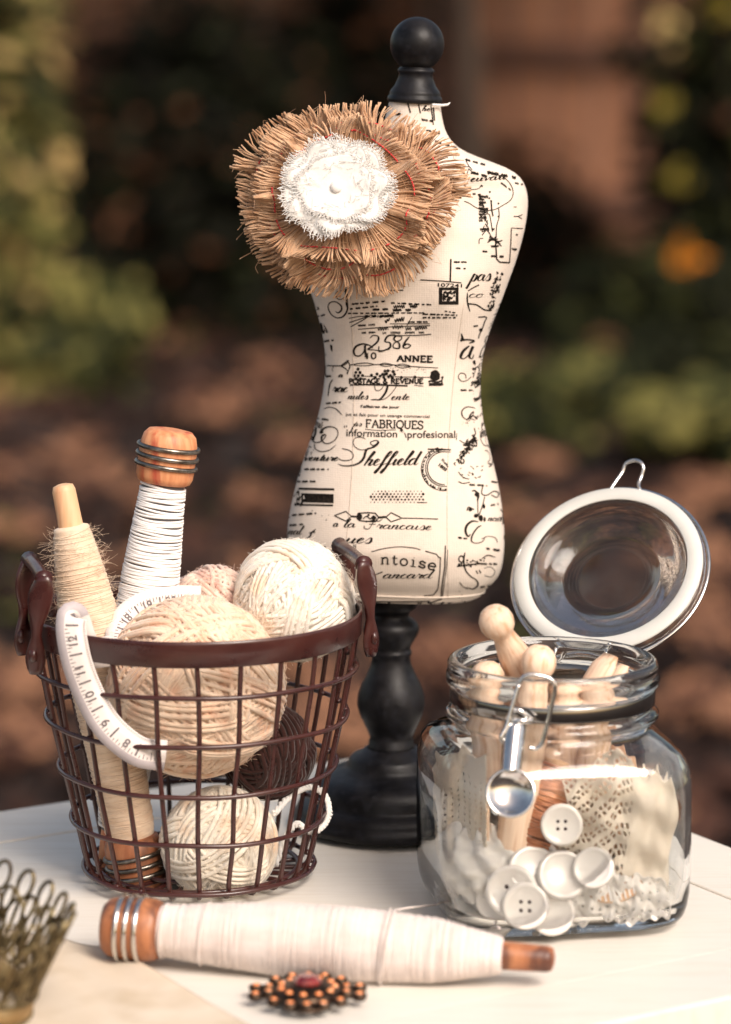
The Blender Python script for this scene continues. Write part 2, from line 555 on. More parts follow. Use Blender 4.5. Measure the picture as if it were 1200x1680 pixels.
# fence beyond the shrubs
fence = empty('board_fence', (0, 9.6, GZ), 'brown wooden board fence with a dark rail behind the shrubs', 'fence')
fm = mat('fence_wood', (0.26, 0.115, 0.062), 0.85, c2=(0.36, 0.17, 0.095), ns=3, c3=(0.13, 0.055, 0.033), ns3=1.5, stretch=(6, 6, 0.6), bump=(30, 0.4, 0.004))
fd = mat('rail_wood', (0.09, 0.04, 0.025), 0.85, c2=(0.12, 0.055, 0.035), ns=6, bump=(30, 0.4, 0.004))
x = -5.0
k = 0
while x < 5.0:
    wdt = 0.145
    b = MB()
    b.box((x + wdt / 2, 9.6 + (0.012 if k % 2 else 0), GZ + 1.0 + 0.02), (wdt - 0.008, 0.02, 1.95 + 0.03 * (k % 3)))
    b.build('board', fm, fence, smooth=False)
    x += wdt
    k += 1
for z in (0.35, 0.88, 1.6):
    b = MB()
    b.box((0, 9.565, GZ + z), (10, 0.045, 0.09))
    b.build('rail', fd, fence, smooth=False)
for xx in (-3.6, -1.2, 0.30, 2.6, 4.6):
    b = MB()
    b.box((xx, 9.50, GZ + 1.03), (0.11, 0.08, 2.06))
    b.build('post', fd, fence, smooth=False)

SH = 'shrubs in front of the fence'
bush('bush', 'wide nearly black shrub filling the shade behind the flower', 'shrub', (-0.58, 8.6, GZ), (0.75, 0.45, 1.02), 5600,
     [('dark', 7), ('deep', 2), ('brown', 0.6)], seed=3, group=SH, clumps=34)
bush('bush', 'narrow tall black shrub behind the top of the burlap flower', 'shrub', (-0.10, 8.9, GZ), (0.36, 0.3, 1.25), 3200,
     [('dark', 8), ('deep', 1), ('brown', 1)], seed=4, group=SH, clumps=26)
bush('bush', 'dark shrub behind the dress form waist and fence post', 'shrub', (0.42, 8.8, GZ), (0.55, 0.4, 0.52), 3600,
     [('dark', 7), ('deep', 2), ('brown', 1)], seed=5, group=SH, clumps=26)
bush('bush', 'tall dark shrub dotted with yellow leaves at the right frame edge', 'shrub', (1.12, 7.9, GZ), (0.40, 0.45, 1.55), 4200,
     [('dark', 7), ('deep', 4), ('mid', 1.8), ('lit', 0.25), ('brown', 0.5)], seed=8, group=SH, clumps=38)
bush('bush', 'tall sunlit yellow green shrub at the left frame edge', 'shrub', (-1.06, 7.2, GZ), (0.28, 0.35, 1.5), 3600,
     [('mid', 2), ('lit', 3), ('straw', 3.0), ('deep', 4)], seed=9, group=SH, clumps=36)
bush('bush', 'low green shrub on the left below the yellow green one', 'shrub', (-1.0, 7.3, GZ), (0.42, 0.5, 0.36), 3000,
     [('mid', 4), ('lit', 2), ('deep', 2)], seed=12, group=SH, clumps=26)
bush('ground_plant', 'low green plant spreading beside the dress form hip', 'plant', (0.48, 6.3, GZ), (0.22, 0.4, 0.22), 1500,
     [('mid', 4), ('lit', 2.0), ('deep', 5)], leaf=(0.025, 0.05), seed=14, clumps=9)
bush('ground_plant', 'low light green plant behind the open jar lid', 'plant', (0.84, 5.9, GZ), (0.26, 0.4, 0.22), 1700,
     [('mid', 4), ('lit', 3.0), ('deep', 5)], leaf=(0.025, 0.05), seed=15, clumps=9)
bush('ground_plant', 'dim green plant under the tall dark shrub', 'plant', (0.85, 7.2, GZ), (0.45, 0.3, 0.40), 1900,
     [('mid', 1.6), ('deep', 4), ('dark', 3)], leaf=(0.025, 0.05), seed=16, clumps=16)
bush('ground_plant', 'tiny green sprout on the soil left of the basket handle', 'plant', P(8, 900, GZ), (0.035, 0.04, 0.05), 90,
     [('mid', 3), ('lit', 2)], leaf=(0.02, 0.03), seed=17, clumps=4)
# single autumn leaves in the dark shrub: clusters of the same shrub's turning foliage
rn = random.Random(21)
for (px, py, cc, lab, n) in [(1078, 168, 'yellow', 'yellow turning leaf sprig high in the dark shrub', 3), (1105, 300, 'yellow', 'yellow green leaf sprig midway up the dark shrub', 4),
                             (1125, 428, 'orange', 'bright orange leaf sprig in the dark shrub', 6), (985, 560, 'brown', 'small rust brown leaf sprig low beside the fence', 3),
                             (1190, 5, 'yellow', 'yellow leaf sprig at the top right of the dark shrub', 5), (1090, 50, 'straw', 'pale straw leaf sprig near the top of the dark shrub', 4)]:
    c = Q(px, py, 6.9)
    o = MB()
    for k in range(n):
        leaf_card(o, c + V((rn.gauss(0, 0.022), rn.gauss(0, 0.03), rn.gauss(0, 0.022))), V((rn.gauss(0, .3), -1, 0.5 + rn.gauss(0, .3))), rn.uniform(0.020, 0.036), rn.random() * 6.3, 0)
    o.tube([c, c + V((0.03, 0.2, -0.1)), c + V((0.06, 0.4, -0.25))], [0.003, 0.005, 0.006], 5, mi=1)
    tag(o.build('leaf_sprig', [GREEN[cc], stem_m], smooth=False, org=c), lab, 'leaf sprig', 'turning leaf sprigs')
# trunk behind the form; unseen crown added to shade the back of the garden
bush('shade_tree', 'dark tree trunk standing right of the form neck, unseen crown added above for shade', 'tree', (0.315, 8.35, GZ), (1.6, 0.9, 1.2), 2600,
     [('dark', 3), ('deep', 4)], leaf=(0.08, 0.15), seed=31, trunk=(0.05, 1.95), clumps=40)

# ================================================================== TABLE
TC = V((0.049, 0.187, 0))
TU = V((math.cos(R(31.2)), math.sin(R(31.2)), 0))
TV = V((TU.y, -TU.x, 0))       # from the back edge towards the camera
TL, TD, FR = 0.78, 0.407, 0.05


def tm():
    M = Matrix((TU, -TV, V((0, 0, 1)))).transposed().to_4x4()
    M.translation = TC
    return M


TM = tm()     # local x: along the back edge (negative = left), local y: 0 at back edge, negative towards camera
table = empty('side_table', TC + V((0, 0, GZ)), 'cream painted wooden table carrying the sewing things', 'table')
th = 0.018
g_ = 0.0004
b = MB()
b.box((-TL / 2, -TD / 2, -th / 2 - 0.0012), (TL - 2 * FR - 2 * g_, TD - 2 * FR - 2 * g_, th - 0.0024), TM)
b.build('tabletop_panel', paint, table, smooth=False, bevel=0.0011)
for (cx, cy, dx, dy) in ((-TL / 2, -FR / 2, TL - 2 * FR - 2 * g_, FR), (-TL / 2, -TD + FR / 2, TL - 2 * FR - 2 * g_, FR),
                         (-FR / 2, -TD / 2, FR, TD), (-TL + FR / 2, -TD / 2, FR, TD)):
    b = MB()
    b.box((cx, cy, -th / 2 - 0.0009), (dx, dy, th - 0.0018), TM)
    b.build('tabletop_board', paint, table, smooth=False, bevel=0.0012)
b = MB()
b.box((-TL / 2, -TD / 2, -th - 0.003), (TL - 0.02, TD - 0.02, 0.006), TM)
b.build('underlay', paint, table, smooth=False)
for (cx, cy, dx, dy) in ((-TL / 2, -0.017, TL - 0.09, 0.014), (-TL / 2, -TD + 0.017, TL - 0.09, 0.014), (-0.017, -TD / 2, 0.014, TD - 0.09), (-TL + 0.017, -TD / 2, 0.014, TD - 0.09)):
    b = MB()
    b.box((cx, cy, -th - 0.006 - 0.035), (dx, dy, 0.07), TM)
    b.build('apron', paint, table, smooth=False, bevel=0.002)
for cx in (-0.032, -TL + 0.032):
    for cy in (-0.032, -TD + 0.032):
        b = MB()
        b.lathe([(0.017, GZ + 0.0), (0.022, GZ + 0.2), (0.030, GZ + 0.6), (0.031, -th - 0.006)], 4, TM @ Matrix.Translation((cx, cy, 0)) @ Matrix.Rotation(R(45), 4, 'Z'))
        b.build('leg', paint, table, smooth=False, bevel=0.003)

# ================================================================== DRESS FORM
FY = 0.025
form = empty('dress_form', (0.0122, FY, 0), 'miniature linen dress form printed with French script on a black turned stand', 'dress form')
A0 = V((0.013, FY, 0.1064))
LEAN = R(2.35)
LM = Matrix.Translation(A0) @ Matrix.Rotation(LEAN, 4, 'Y')
LI = LM.inverted()
edge = [(722, 166), (725, 190), (730, 215), (744, 238), (762, 251), (782, 259), (806, 265), (832, 272), (850, 284), (861, 300), (867, 322), (866, 345), (862, 372),
        (855, 400), (846, 430), (834, 462), (822, 495), (810, 525), (799, 555), (791, 590), (788, 625), (789, 655), (793, 690), (801, 725), (811, 765),
        (819, 800), (825, 840), (828, 875), (827, 905), (824, 930), (818, 946), (808, 958), (796, 966)]
prof = []
for (px, py) in edge:
    q = LI @ Q(px, py, FY)
    prof.append((q.z, q.x))
prof = prof[::-1]       # bottom up
H = prof[-1][0]
dep = [(-0.01, 0.50), (0.0, 0.52), (0.01, 0.56), (0.03, 0.70), (0.07, 0.72), (0.108, 0.76), (0.135, 0.74), (0.160, 0.68), (0.18, 0.60), (0.193, 0.50), (0.2, 0.48), (0.206, 0.56), (0.212, 0.75), (0.222, 0.88), (0.24, 0.92)]
NS = 96
zs, hw = [p[0] for p in prof], [p[1] for p in prof]


def torso_pt(z, a):
    h_ = interp(prof, z)[0]
    d_ = interp(dep, z)[0] * h_
    s_, c_ = math.sin(a), math.cos(a)
    ex = 0.92
    x_ = h_ * math.copysign(abs(c_) ** ex, c_)
    y_ = -d_ * math.copysign(abs(s_) ** ex, s_)
    # bust
    if s_ > 0:
        for bx in (-0.019, 0.019):
            y_ -= 0.0065 * math.exp(-((x_ - bx) / 0.013) ** 2 - ((z - 0.152) / 0.020) ** 2)
    return V((x_, y_, z))


# smooth the silhouette
zz = np.linspace(zs[0], zs[-1], 110)
hh = np.interp(zz, zs, hw)
for _ in range(3):
    hh[1:-1] = (hh[:-2] + 2 * hh[1:-1] + hh[2:]) / 4
prof = list(zip(zz.tolist(), hh.tolist()))
rows = []
for (z, h_) in prof:
    rows.append([LM @ torso_pt(z, 2 * math.pi * k / NS) for k in range(NS)])
# rounded underside
b0 = prof[0]
for s_, dz in ((0.955, -0.0030), (0.88, -0.0046), (0.6, -0.0052), (0.2, -0.0052)):
    rows.insert(0, [LM @ V((torso_pt(b0[0], 2 * math.pi * k / NS).x * s_, torso_pt(b0[0], 2 * math.pi * k / NS).y * s_, b0[0] + dz)) for k in range(NS)])
tb = MB()
vs = [p for r_ in rows for p in r_]
fs = [(i * NS + k, i * NS + (k + 1) % NS, (i + 1) * NS + (k + 1) % NS, (i + 1) * NS + k) for i in range(len(rows) - 1) for k in range(NS)]
fs.append(tuple(range(NS))[::-1])
fs.append(tuple((len(rows) - 1) * NS + k for k in range(NS)))
tb.add(vs, fs)
torso = tb.build('torso', linen, form)
bvh = BVHTree.FromPolygons(vs, fs)
# seams
sm = MB()
for sgn in (-1, 1):
    pts = []
    for j in range(30):
        z = 0.0 + 0.150 * j / 29
        xx = sgn * (0.026 - 0.004 * math.sin(j / 29 * 3.14))
        o_ = LM @ V((xx, -0.2, z))
        hit = bvh.ray_cast(o_, (LM.to_3x3() @ V((0, 1, 0))).normalized())
        if hit[0]:
            pts.append(hit[0] + hit[1] * 0.00001)
    sm.tube(pts, 0.00022, 4)
sm.build('seam', mat('seam_thread', (0.45, 0.38, 0.31), 0.9, c2=(0.6, 0.5, 0.42), ns=400), torso)
hem = MB()
hem.tube([LM @ (torso_pt(b0[0], 2 * math.pi * k / 64) * 1.0 + V((0, 0, -0.0008))) for k in range(64)], 0.0004, 6, closed=True)
hem.build('hem_piping', linen, torso)

# finial
fi = MB()
FMt = LM @ Matrix.Translation((0, 0, H))
fi.lathe([(0.0, -0.001), (0.0124, -0.001), (0.0128, 0.0002), (0.0124, 0.0016), (0.0117, 0.0022), (0.0119, 0.003), (0.0112, 0.0044), (0.0095, 0.0066), (0.0082, 0.0098), (0.0078, 0.0120),
          (0.0083, 0.0128), (0.0085, 0.0136), (0.0078, 0.0146), (0.0070, 0.0150)] +
         [(0.0125 * math.sin(a), 0.0255 - 0.0125 * math.cos(a)) for a in [R(36 + k * 144 / 20) for k in range(21)]], 56, FMt)
fi.build('finial', blackwood, form)
tg = MB()
tg.tube([FMt @ V(p) for p in ((0.008, -0.0125, -0.0012), (0.0125, -0.006, -0.0016), (0.0152, -0.005, -0.0012), (0.0162, -0.005, -0.0002))], [0.0005, 0.0006, 0.0005, 0.0002], 6)
tg.build('neck_ribbon', cotton, form)
# stand
stp = [(975, 43), (995, 43), (1001, 36), (1006, 30), (1011, 30), (1017, 39), (1023, 45), (1030, 47.5), (1038, 46), (1048, 40), (1058, 34), (1064, 32), (1067, 34.5), (1072, 35), (1075, 32.5), (1080, 32), (1090, 34),
       (1105, 41), (1122, 50), (1140, 56), (1156, 57), (1172, 53), (1188, 45), (1200, 39), (1210, 35.5), (1213, 38), (1222, 38.5), (1226, 41)]
sp_ = []
for (py, hw_) in stp:
    q = Q(642, py, FY)
    sp_.append((hw_ / 3545.0, q.z))
pole = MB()
pole.lathe(sp_[::-1], 56, Matrix.Translation((0.0122, FY, 0)))
pole.build('pole', blackwood, form)
base = MB()
zb = sp_[-1][1]
bp_ = [(0.0, 0), (0.0455, 0.0), (0.0470, 0.0010), (0.0474, 0.0032), (0.0468, 0.0052), (0.0452, 0.0062), (0.0452, 0.0075), (0.0440, 0.0098), (0.0410, 0.0118), (0.0392, 0.0124), (0.0388, 0.0136), (0.0385, 0.0170),
       (0.0372, 0.0200), (0.0350, 0.0222), (0.0300, 0.0240), (0.0250, 0.0252), (0.0215, 0.0268), (0.0206, 0.0282), (0.0200, 0.0310), (0.0186, 0.0326), (0.0150, 0.0340), (0.0125, zb), (0.0, zb)]
base.lathe(bp_, 72, Matrix.Translation((0.0122, FY, 0.0002)))
base.build('base', blackwood, form)


# ---------------------------------------------------------------- printed lettering, laid onto the linen
IK = MB()


def proj(x, y, off=0.00016):
    d = ray(x, y)
    h_ = bvh.ray_cast(CAM, d)
    if h_[0] is None:
        return None
    nn = h_[1] if h_[1].dot(d) < 0 else -h_[1]
    if nn.dot(d) > -0.06:
        return None
    return h_[0] + nn * off


lay = [0]


def stroke(pts, wd=1.6, smooth=True, cal=0.0, closed=False):
    """ribbon of ink through picture-plane points; cal: pen contrast (down strokes thick)"""
    p = [V((a[0], a[1], 0)) for a in pts]
    if smooth and len(p) > 2:
        p = catmull(p, 5, closed)
    elif len(p) >= 2:
        q = []
        for a, b_ in zip(p, p[1:]):
            n_ = max(1, int((b_ - a).length / 4))
            q += [a.lerp(b_, k / n_) for k in range(n_)]
        p = q + [p[-1]]
    lay[0] = (lay[0] + 1) % 7
    off = 0.00014 + lay[0] * 0.000012
    prev = None
    for i, c in enumerate(p):
        t = (p[min(i + 1, len(p) - 1)] - p[max(i - 1, 0)])
        if t.length < 1e-6:
            continue
        t.normalize()
        n_ = V((-t.y, t.x, 0))
        ww = wd * (1 - cal + cal * 1.6 * abs(max(0, t.y * 0.94 + t.x * -0.34)) ** 1.4)
        if cal:
            e = min(i, len(p) - 1 - i)
            ww *= min(1, 0.45 + 0.2 * e)
        ww = max(ww * 1.22, 0.6) * 0.5
        a = proj(c.x + n_.x * ww, c.y + n_.y * ww, off)
        b_ = proj(c.x - n_.x * ww, c.y - n_.y * ww, off)
        if a is None or b_ is None:
            prev = None
            continue
        if prev:
            IK.add([prev[0], prev[1], b_, a], [(0, 1, 2, 3)])
        prev = (a, b_)


def blob(x, y, r_, n=9, sx=1, jag=0.15):
    lay[0] = (lay[0] + 1) % 7
    off = 0.00014 + lay[0] * 0.000012
    rn_ = random.Random(int(x * 13 + y * 7))
    vs_ = [proj(x + r_ * sx * (1 + rn_.uniform(-jag, jag)) * math.cos(6.283 * k / n), y + r_ * (1 + rn_.uniform(-jag, jag)) * math.sin(6.283 * k / n), off) for k in range(n)]
    if all(vs_):
        IK.add(vs_, [tuple(range(n))])


def rect(x0, y0, x1, y1, skew=0.0, n=6):
    lay[0] = (lay[0] + 1) % 7
    off = 0.00014 + lay[0] * 0.000012
    for i in range(n):
        a, b_ = x0 + (x1 - x0) * i / n, x0 + (x1 - x0) * (i + 1) / n
        q = [proj(a, y0 + skew * (a - x0), off), proj(b_, y0 + skew * (b_ - x0), off), proj(b_, y1 + skew * (b_ - x0), off), proj(a, y1 + skew * (a - x0), off)]
        if all(q):
            IK.add(q, [(0, 1, 2, 3)])


def font_text(s, x, y, w_, h_=None, rot=0.0, bold=0.0, shear=0.0):
    """built-in sans; baseline-left at x, y; w_ = width in picture units"""
    cu = bpy.data.curves.new('t', 'FONT')
    cu.body = s
    cu.size = 1
    cu.offset = bold
    cu.shear = shear
    cu.resolution_u = 3
    ob = bpy.data.objects.new('t', cu)
    col.objects.link(ob)
    dg = bpy.context.evaluated_depsgraph_get()
    me = ob.evaluated_get(dg).to_mesh()
    vv = [v_.co.copy() for v_ in me.vertices]
    ff = [tuple(p_.vertices) for p_ in me.polygons]
    ob.evaluated_get(dg).to_mesh_clear()
    bpy.data.objects.remove(ob)
    bpy.data.curves.remove(cu)
    if not vv:
        return
    mx = max(v_.x for v_ in vv)
    sx = w_ / mx
    sy = (h_ / 0.72) if h_ else sx
    cr, sr = math.cos(R(rot)), math.sin(R(rot))
    lay[0] = (lay[0] + 1) % 7
    off = 0.00016 + lay[0] * 0.000012
    pv = []
    for v_ in vv:
        a, b_ = v_.x * sx, -v_.y * sy
        pv.append(proj(x + a * cr + b_ * sr, y - a * sr + b_ * cr, off))
    ff = [f_ for f_ in ff if all(pv[i] is not None for i in f_)]
    idx = {i: k_ for k_, i in enumerate(sorted({i for f_ in ff for i in f_}))}
    IK.add([pv[i] for i in idx], [tuple(idx[i] for i in f_) for f_ in ff])


CUR = {
    'a': (1.05, [[(.78, .85), (.45, 1), (.1, .65), (.08, .2), (.3, 0), (.6, .3), (.82, .98), (.7, .3), (.85, 0), (1.12, .3)]]),
    'c': (.78, [[(.65, .8), (.42, 1), (.08, .6), (.1, .15), (.35, 0), (.78, .3)]]),
    'd': (1.12, [[(.78, .85), (.45, 1), (.1, .65), (.08, .2), (.3, 0), (.6, .3), (.85, 1.2), (1.0, 2.15), (.76, .6), (.78, .1), (.95, 0), (1.2, .3)]]),
    'e': (.78, [[(.0, .3), (.4, .55), (.6, .85), (.42, 1), (.15, .7), (.12, .2), (.35, 0), (.78, .3)]]),
    'f': (.72, [[(0, .2), (.45, .95), (.9, 1.95), (.78, 2.2), (.5, 1.7), (.15, -.3), (-.12, -1.15), (-.3, -1.1), (-.12, -.6), (.35, .0), (.75, .35)]]),
    'h': (1.05, [[(0, .2), (.5, 1.3), (.78, 2.05), (.62, 2.2), (.4, 1.5), (.08, 0)], [(.08, 0), (.38, .8), (.68, 1), (.75, .75), (.6, .2), (.75, 0), (1.08, .3)]]),
    'i': (.58, [[(0, .25), (.3, 1), (.18, .3), (.3, 0), (.62, .3)], [(.44, 1.42), (.47, 1.5)]]),
    'l': (.55, [[(0, .25), (.45, 1.2), (.72, 2.0), (.56, 2.2), (.38, 1.6), (.13, .4), (.25, 0), (.6, .3)]]),
    'n': (1.0, [[(0, .6), (.22, 1), (.18, .7), (.05, 0)], [(.05, 0), (.35, .8), (.62, 1), (.7, .78), (.55, .2), (.68, 0), (1.0, .3)]]),
    'm': (1.45, [[(0, .6), (.22, 1), (.05, 0)], [(.05, 0), (.35, .85), (.58, 1), (.5, 0)], [(.5, 0), (.8, .85), (1.05, 1), (1.12, .78), (.98, .2), (1.1, 0), (1.45, .3)]]),
    'r': (.82, [[(0, .25), (.25, 1.12), (.35, .85), (.68, .9), (.5, .3), (.6, 0), (.85, .3)]]),
    's': (.75, [[(0, .2), (.42, 1.12), (.6, .5), (.5, .05), (.2, 0), (.1, .15)], [(.5, .02), (.78, .3)]]),
    't': (.65, [[(0, .25), (.58, 1.75), (.3, .4), (.4, 0), (.68, .3)], [(.1, 1.1), (.8, 1.18)]]),
    'u': (1.05, [[(0, .3), (.25, 1), (.1, .3), (.25, 0), (.55, .3), (.82, 1), (.67, .25), (.8, 0), (1.08, .3)]]),
    'v': (.95, [[(0, .6), (.2, 1), (.38, .6), (.36, 0), (.75, .7), (.8, 1), (1.0, .85)]]),
    'p': (.95, [[(0, .3), (.38, 1.2), (.1, 0), (-.2, -1.1), (-.4, -1.0)], [(.2, .6), (.5, 1), (.78, .8), (.6, .1), (.3, 0), (.18, .2)]]),
    'o': (.85, [[(.5, 1), (.1, .7), (.08, .2), (.35, 0), (.65, .4), (.6, .9), (.45, .98), (.85, .85)]]),
    'g': (.95, [[(.78, .85), (.45, 1), (.1, .65), (.08, .2), (.3, .02), (.6, .3), (.82, .98), (.5, -.6), (.2, -1.1), (.05, -.8), (.9, .2)]]),
    ' ': (.5, []),
}


def cursive(s, x, y, w_, xh, shear=0.30, wd=1.6, rot=0.0, cal=0.6):
    tot = sum(CUR[c][0] for c in s)
    sx = w_ / tot
    cx = 0
    cr, sr = math.cos(R(rot)), math.sin(R(rot))
    for c in s:
        adv, st_ = CUR[c]
        for poly in st_:
            pp = []
            for (a, b_) in poly:
                X_ = (cx + a) * sx + b_ * xh * shear
                Y_ = -b_ * xh
                pp.append((x + X_ * cr + Y_ * sr, y - X_ * sr + Y_ * cr))
            stroke(pp, wd, cal=cal)
        cx += adv


# slab-serif capitals / typewriter letters: strokes in a unit box (y up), with serifs
def arc(cx, cy, rx, ry, a0, a1, n=8):
    return [(cx + rx * math.cos(R(a0 + (a1 - a0) * k / n)), cy + ry * math.sin(R(a0 + (a1 - a0) * k / n))) for k in range(n + 1)]


SER = {
    'A': (.8, [[(.08, 0), (.4, 1)], [(.4, 1), (.72, 0)], [(.2, .36), (.6, .36)], [(0, 0), (.22, 0)], [(.58, 0), (.82, 0)]]),
    'B': (.72, [[(.15, 0), (.15, 1)], [(.02, 0), (.4, 0)] + arc(.4, .27, .22, .27, -90, 90) + [(.15, .54)], [(.02, 1), (.36, 1)] + arc(.36, .77, .2, .23, 90, -90) + [(.15, .54)]]),
    'E': (.7, [[(.14, 0), (.14, 1)], [(.02, 0), (.6, 0), (.62, .2)], [(.02, 1), (.56, 1), (.58, .82)], [(.14, .53), (.42, .53)], [(.42, .42), (.42, .64)]]),
    'F': (.66, [[(.14, 0), (.14, 1)], [(.02, 0), (.28, 0)], [(.02, 1), (.56, 1), (.58, .82)], [(.14, .53), (.42, .53)], [(.42, .42), (.42, .64)]]),
    'G': (.8, [arc(.4, .5, .36, .5, 50, 320, 14) + [(.68, .42)], [(.5, .42), (.8, .42)]]),
    'I': (.36, [[(.16, 0), (.16, 1)], [(.02, 0), (.3, 0)], [(.02, 1), (.3, 1)]]),
    'N': (.85, [[(.14, 0), (.14, 1)], [(.14, 1), (.66, 0)], [(.66, 0), (.66, 1)], [(0, 0), (.27, 0)], [(0, 1), (.16, 1)], [(.54, 1), (.8, 1)]]),
    'O': (.82, [arc(.4, .5, .36, .5, 0, 360, 18)]),
    'P': (.68, [[(.14, 0), (.14, 1)], [(.02, 0), (.28, 0)], [(.02, 1), (.38, 1)] + arc(.38, .75, .2, .25, 90, -90) + [(.14, .5)]]),
    'Q': (.82, [arc(.4, .5, .36, .5, 0, 360, 18), [(.35, .12), (.5, -.1), (.75, -.28)]]),
    'R': (.76, [[(.14, 0), (.14, 1)], [(.02, 0), (.28, 0)], [(.02, 1), (.38, 1)] + arc(.38, .77, .19, .23, 90, -90) + [(.14, .54)], [(.36, .54), (.62, 0), (.76, 0)]]),
    'S': (.6, [[(.5, .78), (.42, .98), (.2, 1), (.06, .82), (.1, .6), (.45, .42), (.52, .2), (.38, 0), (.14, .0), (.04, .24)], [(.5, .75), (.5, 1)], [(.04, 0), (.04, .25)]]),
    'T': (.72, [[(.34, 0), (.34, 1)], [(.22, 0), (.46, 0)], [(.02, .8), (.02, 1), (.66, 1), (.66, .8)]]),
    'U': (.8, [[(.14, 1), (.14, .3)] + arc(.39, .28, .25, .28, 180, 360) + [(.64, 1)], [(.02, 1), (.27, 1)], [(.52, 1), (.77, 1)]]),
    'V': (.8, [[(.1, 1), (.4, 0)], [(.4, 0), (.7, 1)], [(0, 1), (.22, 1)], [(.58, 1), (.82, 1)]]),
    '&': (.8, [[(.75, 0), (.2, .75), (.3, 1), (.45, .85), (.1, .35), (.15, .05), (.4, 0), (.65, .4)]]),
    ' ': (.45, []),
    'n': (.85, [[(.15, 0), (.15, .68)], [(.02, .68), (.16, .68)], [(.15, .5), (.3, .68), (.5, .7), (.6, .5), (.6, 0)], [(.02, 0), (.28, 0)], [(.48, 0), (.74, 0)]]),
    't': (.75, [[(.3, .95), (.3, .15), (.42, 0), (.6, .1)], [(.1, .68), (.56, .68)]]),
    'o': (.85, [arc(.38, .34, .3, .34, 0, 360, 16)]),
    'i': (.75, [[(.34, 0), (.34, .68)], [(.16, .68), (.34, .68)], [(.1, 0), (.58, 0)], [(.32, .9), (.36, .94)]]),
    's': (.8, [[(.56, .55), (.35, .7), (.14, .58), (.2, .4), (.5, .3), (.6, .14), (.4, 0), (.1, .14)], [(.58, .5), (.58, .68)], [(.1, 0), (.1, .2)]]),
    'e': (.85, [[(.1, .36), (.66, .36), (.6, .6), (.38, .7), (.14, .55), (.08, .3), (.2, .05), (.42, 0), (.64, .12)]]),
}


def slab(s, x, y, w_, h_, wd=1.4, rot=0.0, bend=0.0):
    tot = sum(SER[c][0] for c in s)
    sx = w_ / tot
    cx = 0
    for c in s:
        adv, st_ = SER[c]
        rr_ = rot + bend * (cx / tot)
        cr, sr = math.cos(R(rr_)), math.sin(R(rr_))
        ox, oy = x + cx * sx, y + bend * 0.5 * (cx / tot) ** 2 * -w_ * 0.0174 - math.sin(R(rot)) * cx * sx
        for poly in st_:
            pp = []
            for (a, b_) in poly:
                X_, Y_ = a * sx, -b_ * h_
                pp.append((ox + X_ * cr + Y_ * sr, oy - X_ * sr + Y_ * cr))
            wdd = wd * (0.6 if len(poly) == 2 and abs(poly[0][1] - poly[1][1]) < 0.05 else 1)
            stroke(pp, wdd, smooth=len(poly) > 5)
        cx += adv


def scribble(x0, y0, x1, y1, h_, wd=1.0, seed=0, gap=0.25):
    """illegible tiny print, as in the photograph"""
    rn_ = random.Random(seed + int(x0 * 3 + y0))
    L_ = x1 - x0
    x_ = 0
    while x_ < L_:
        n_ = rn_.randint(3, 7)
        wl = n_ * h_ * 0.55
        pts = []
        for k in range(n_ * 2):
            xx = x_ + wl * k / (n_ * 2)
            if xx > L_:
                break
            pts.append((x0 + xx, y0 + (y1 - y0) * xx / L_ + (h_ * 0.5 if k % 2 else -h_ * 0.5) * rn_.uniform(0.5, 1.1)))
        if len(pts) > 2:
            stroke(pts, wd * rn_.uniform(0.8, 1.3), smooth=True)
        x_ += wl + h_ * (0.5 + rn_.random() * gap * 4)


# --- front panel, top down
stroke([(690, 459), (725, 461), (757, 464)], 1.5, False)
stroke([(740, 425), (739, 462)], 2.2, False)
font_text('107241', 716, 470, 42, 6, rot=-2, bold=0.02)
# postage stamp: dark square with a pale eroded pattern
rect(720.5, 471.5, 752.5, 476, -0.0)
rect(720.5, 494, 752.5, 499.5)
rect(720.5, 476, 726, 494, n=2)
rect(747.5, 476, 752.5, 494, n=2)
for i in range(46):
    rn_ = random.Random(i * 5 + 2)
    blob(rn_.uniform(727, 746), rn_.uniform(477, 494), rn_.uniform(1.0, 2.3), 7, jag=0.5)
stroke([(620, 477), (640, 476.5), (662, 476)], 1.6, False)
# big flourished initial at left
stroke([(567, 477), (570, 486), (569, 498), (571, 506), (568, 514), (562, 520), (552, 521), (543, 514), (539, 503), (543, 496), (551, 495), (560, 501), (561, 508), (556, 513), (551, 511)], 1.9, cal=0.3)
stroke([(568, 479), (558, 477), (552, 482), (554, 490), (561, 491), (566, 487)], 1.8, cal=0.4)
stroke([(569, 474), (569, 488)], 4.0, False)
stroke([(569, 490), (571, 505)], 2.6, False)
for (x0, y0, x1, y1, h_, wd) in [(578, 499, 632, 494, 3, 1), (642, 497, 712, 500, 3, 1), (575, 507, 620, 502, 3, 1), (646, 503, 694, 502, 6, 1.5), (612, 508, 640, 507, 3.4, 1.5), (645, 509, 676, 508, 4.5, 1.3),
                                 (572, 514, 700, 513, 2.4, .8), (694, 515, 750, 517, 2.4, 1.0), (694, 521, 748, 521, 2.4, 1.0), (730, 510, 748, 513, 2, .7), (600, 519, 618, 518, 3.5, 1.7), (623, 519, 646, 517, 3.5, 1.6),
                                 (632, 528, 640, 523, 7, 1.6), (648, 527, 664, 522, 7, 1.5), (670, 528, 704, 528, 3, 1), (588, 534, 620, 532, 3.5, .8), (620, 539, 662, 536, 7, 1.5), (666, 539, 702, 537, 6.5, 1.6),
                                 (594, 546, 618, 545, 3.5, 1.1), (628, 546, 700, 545, 4.5, .9)]:
    scribble(x0, y0, x1, y1, h_, wd * 0.9)
font_text('BON PERE', 599, 520.5, 48, 4.2, bold=0.03)
stroke([(573, 522), (590, 519), (604, 519)], 1.2)
stroke([(574, 529), (592, 523), (605, 519)], 1.3)
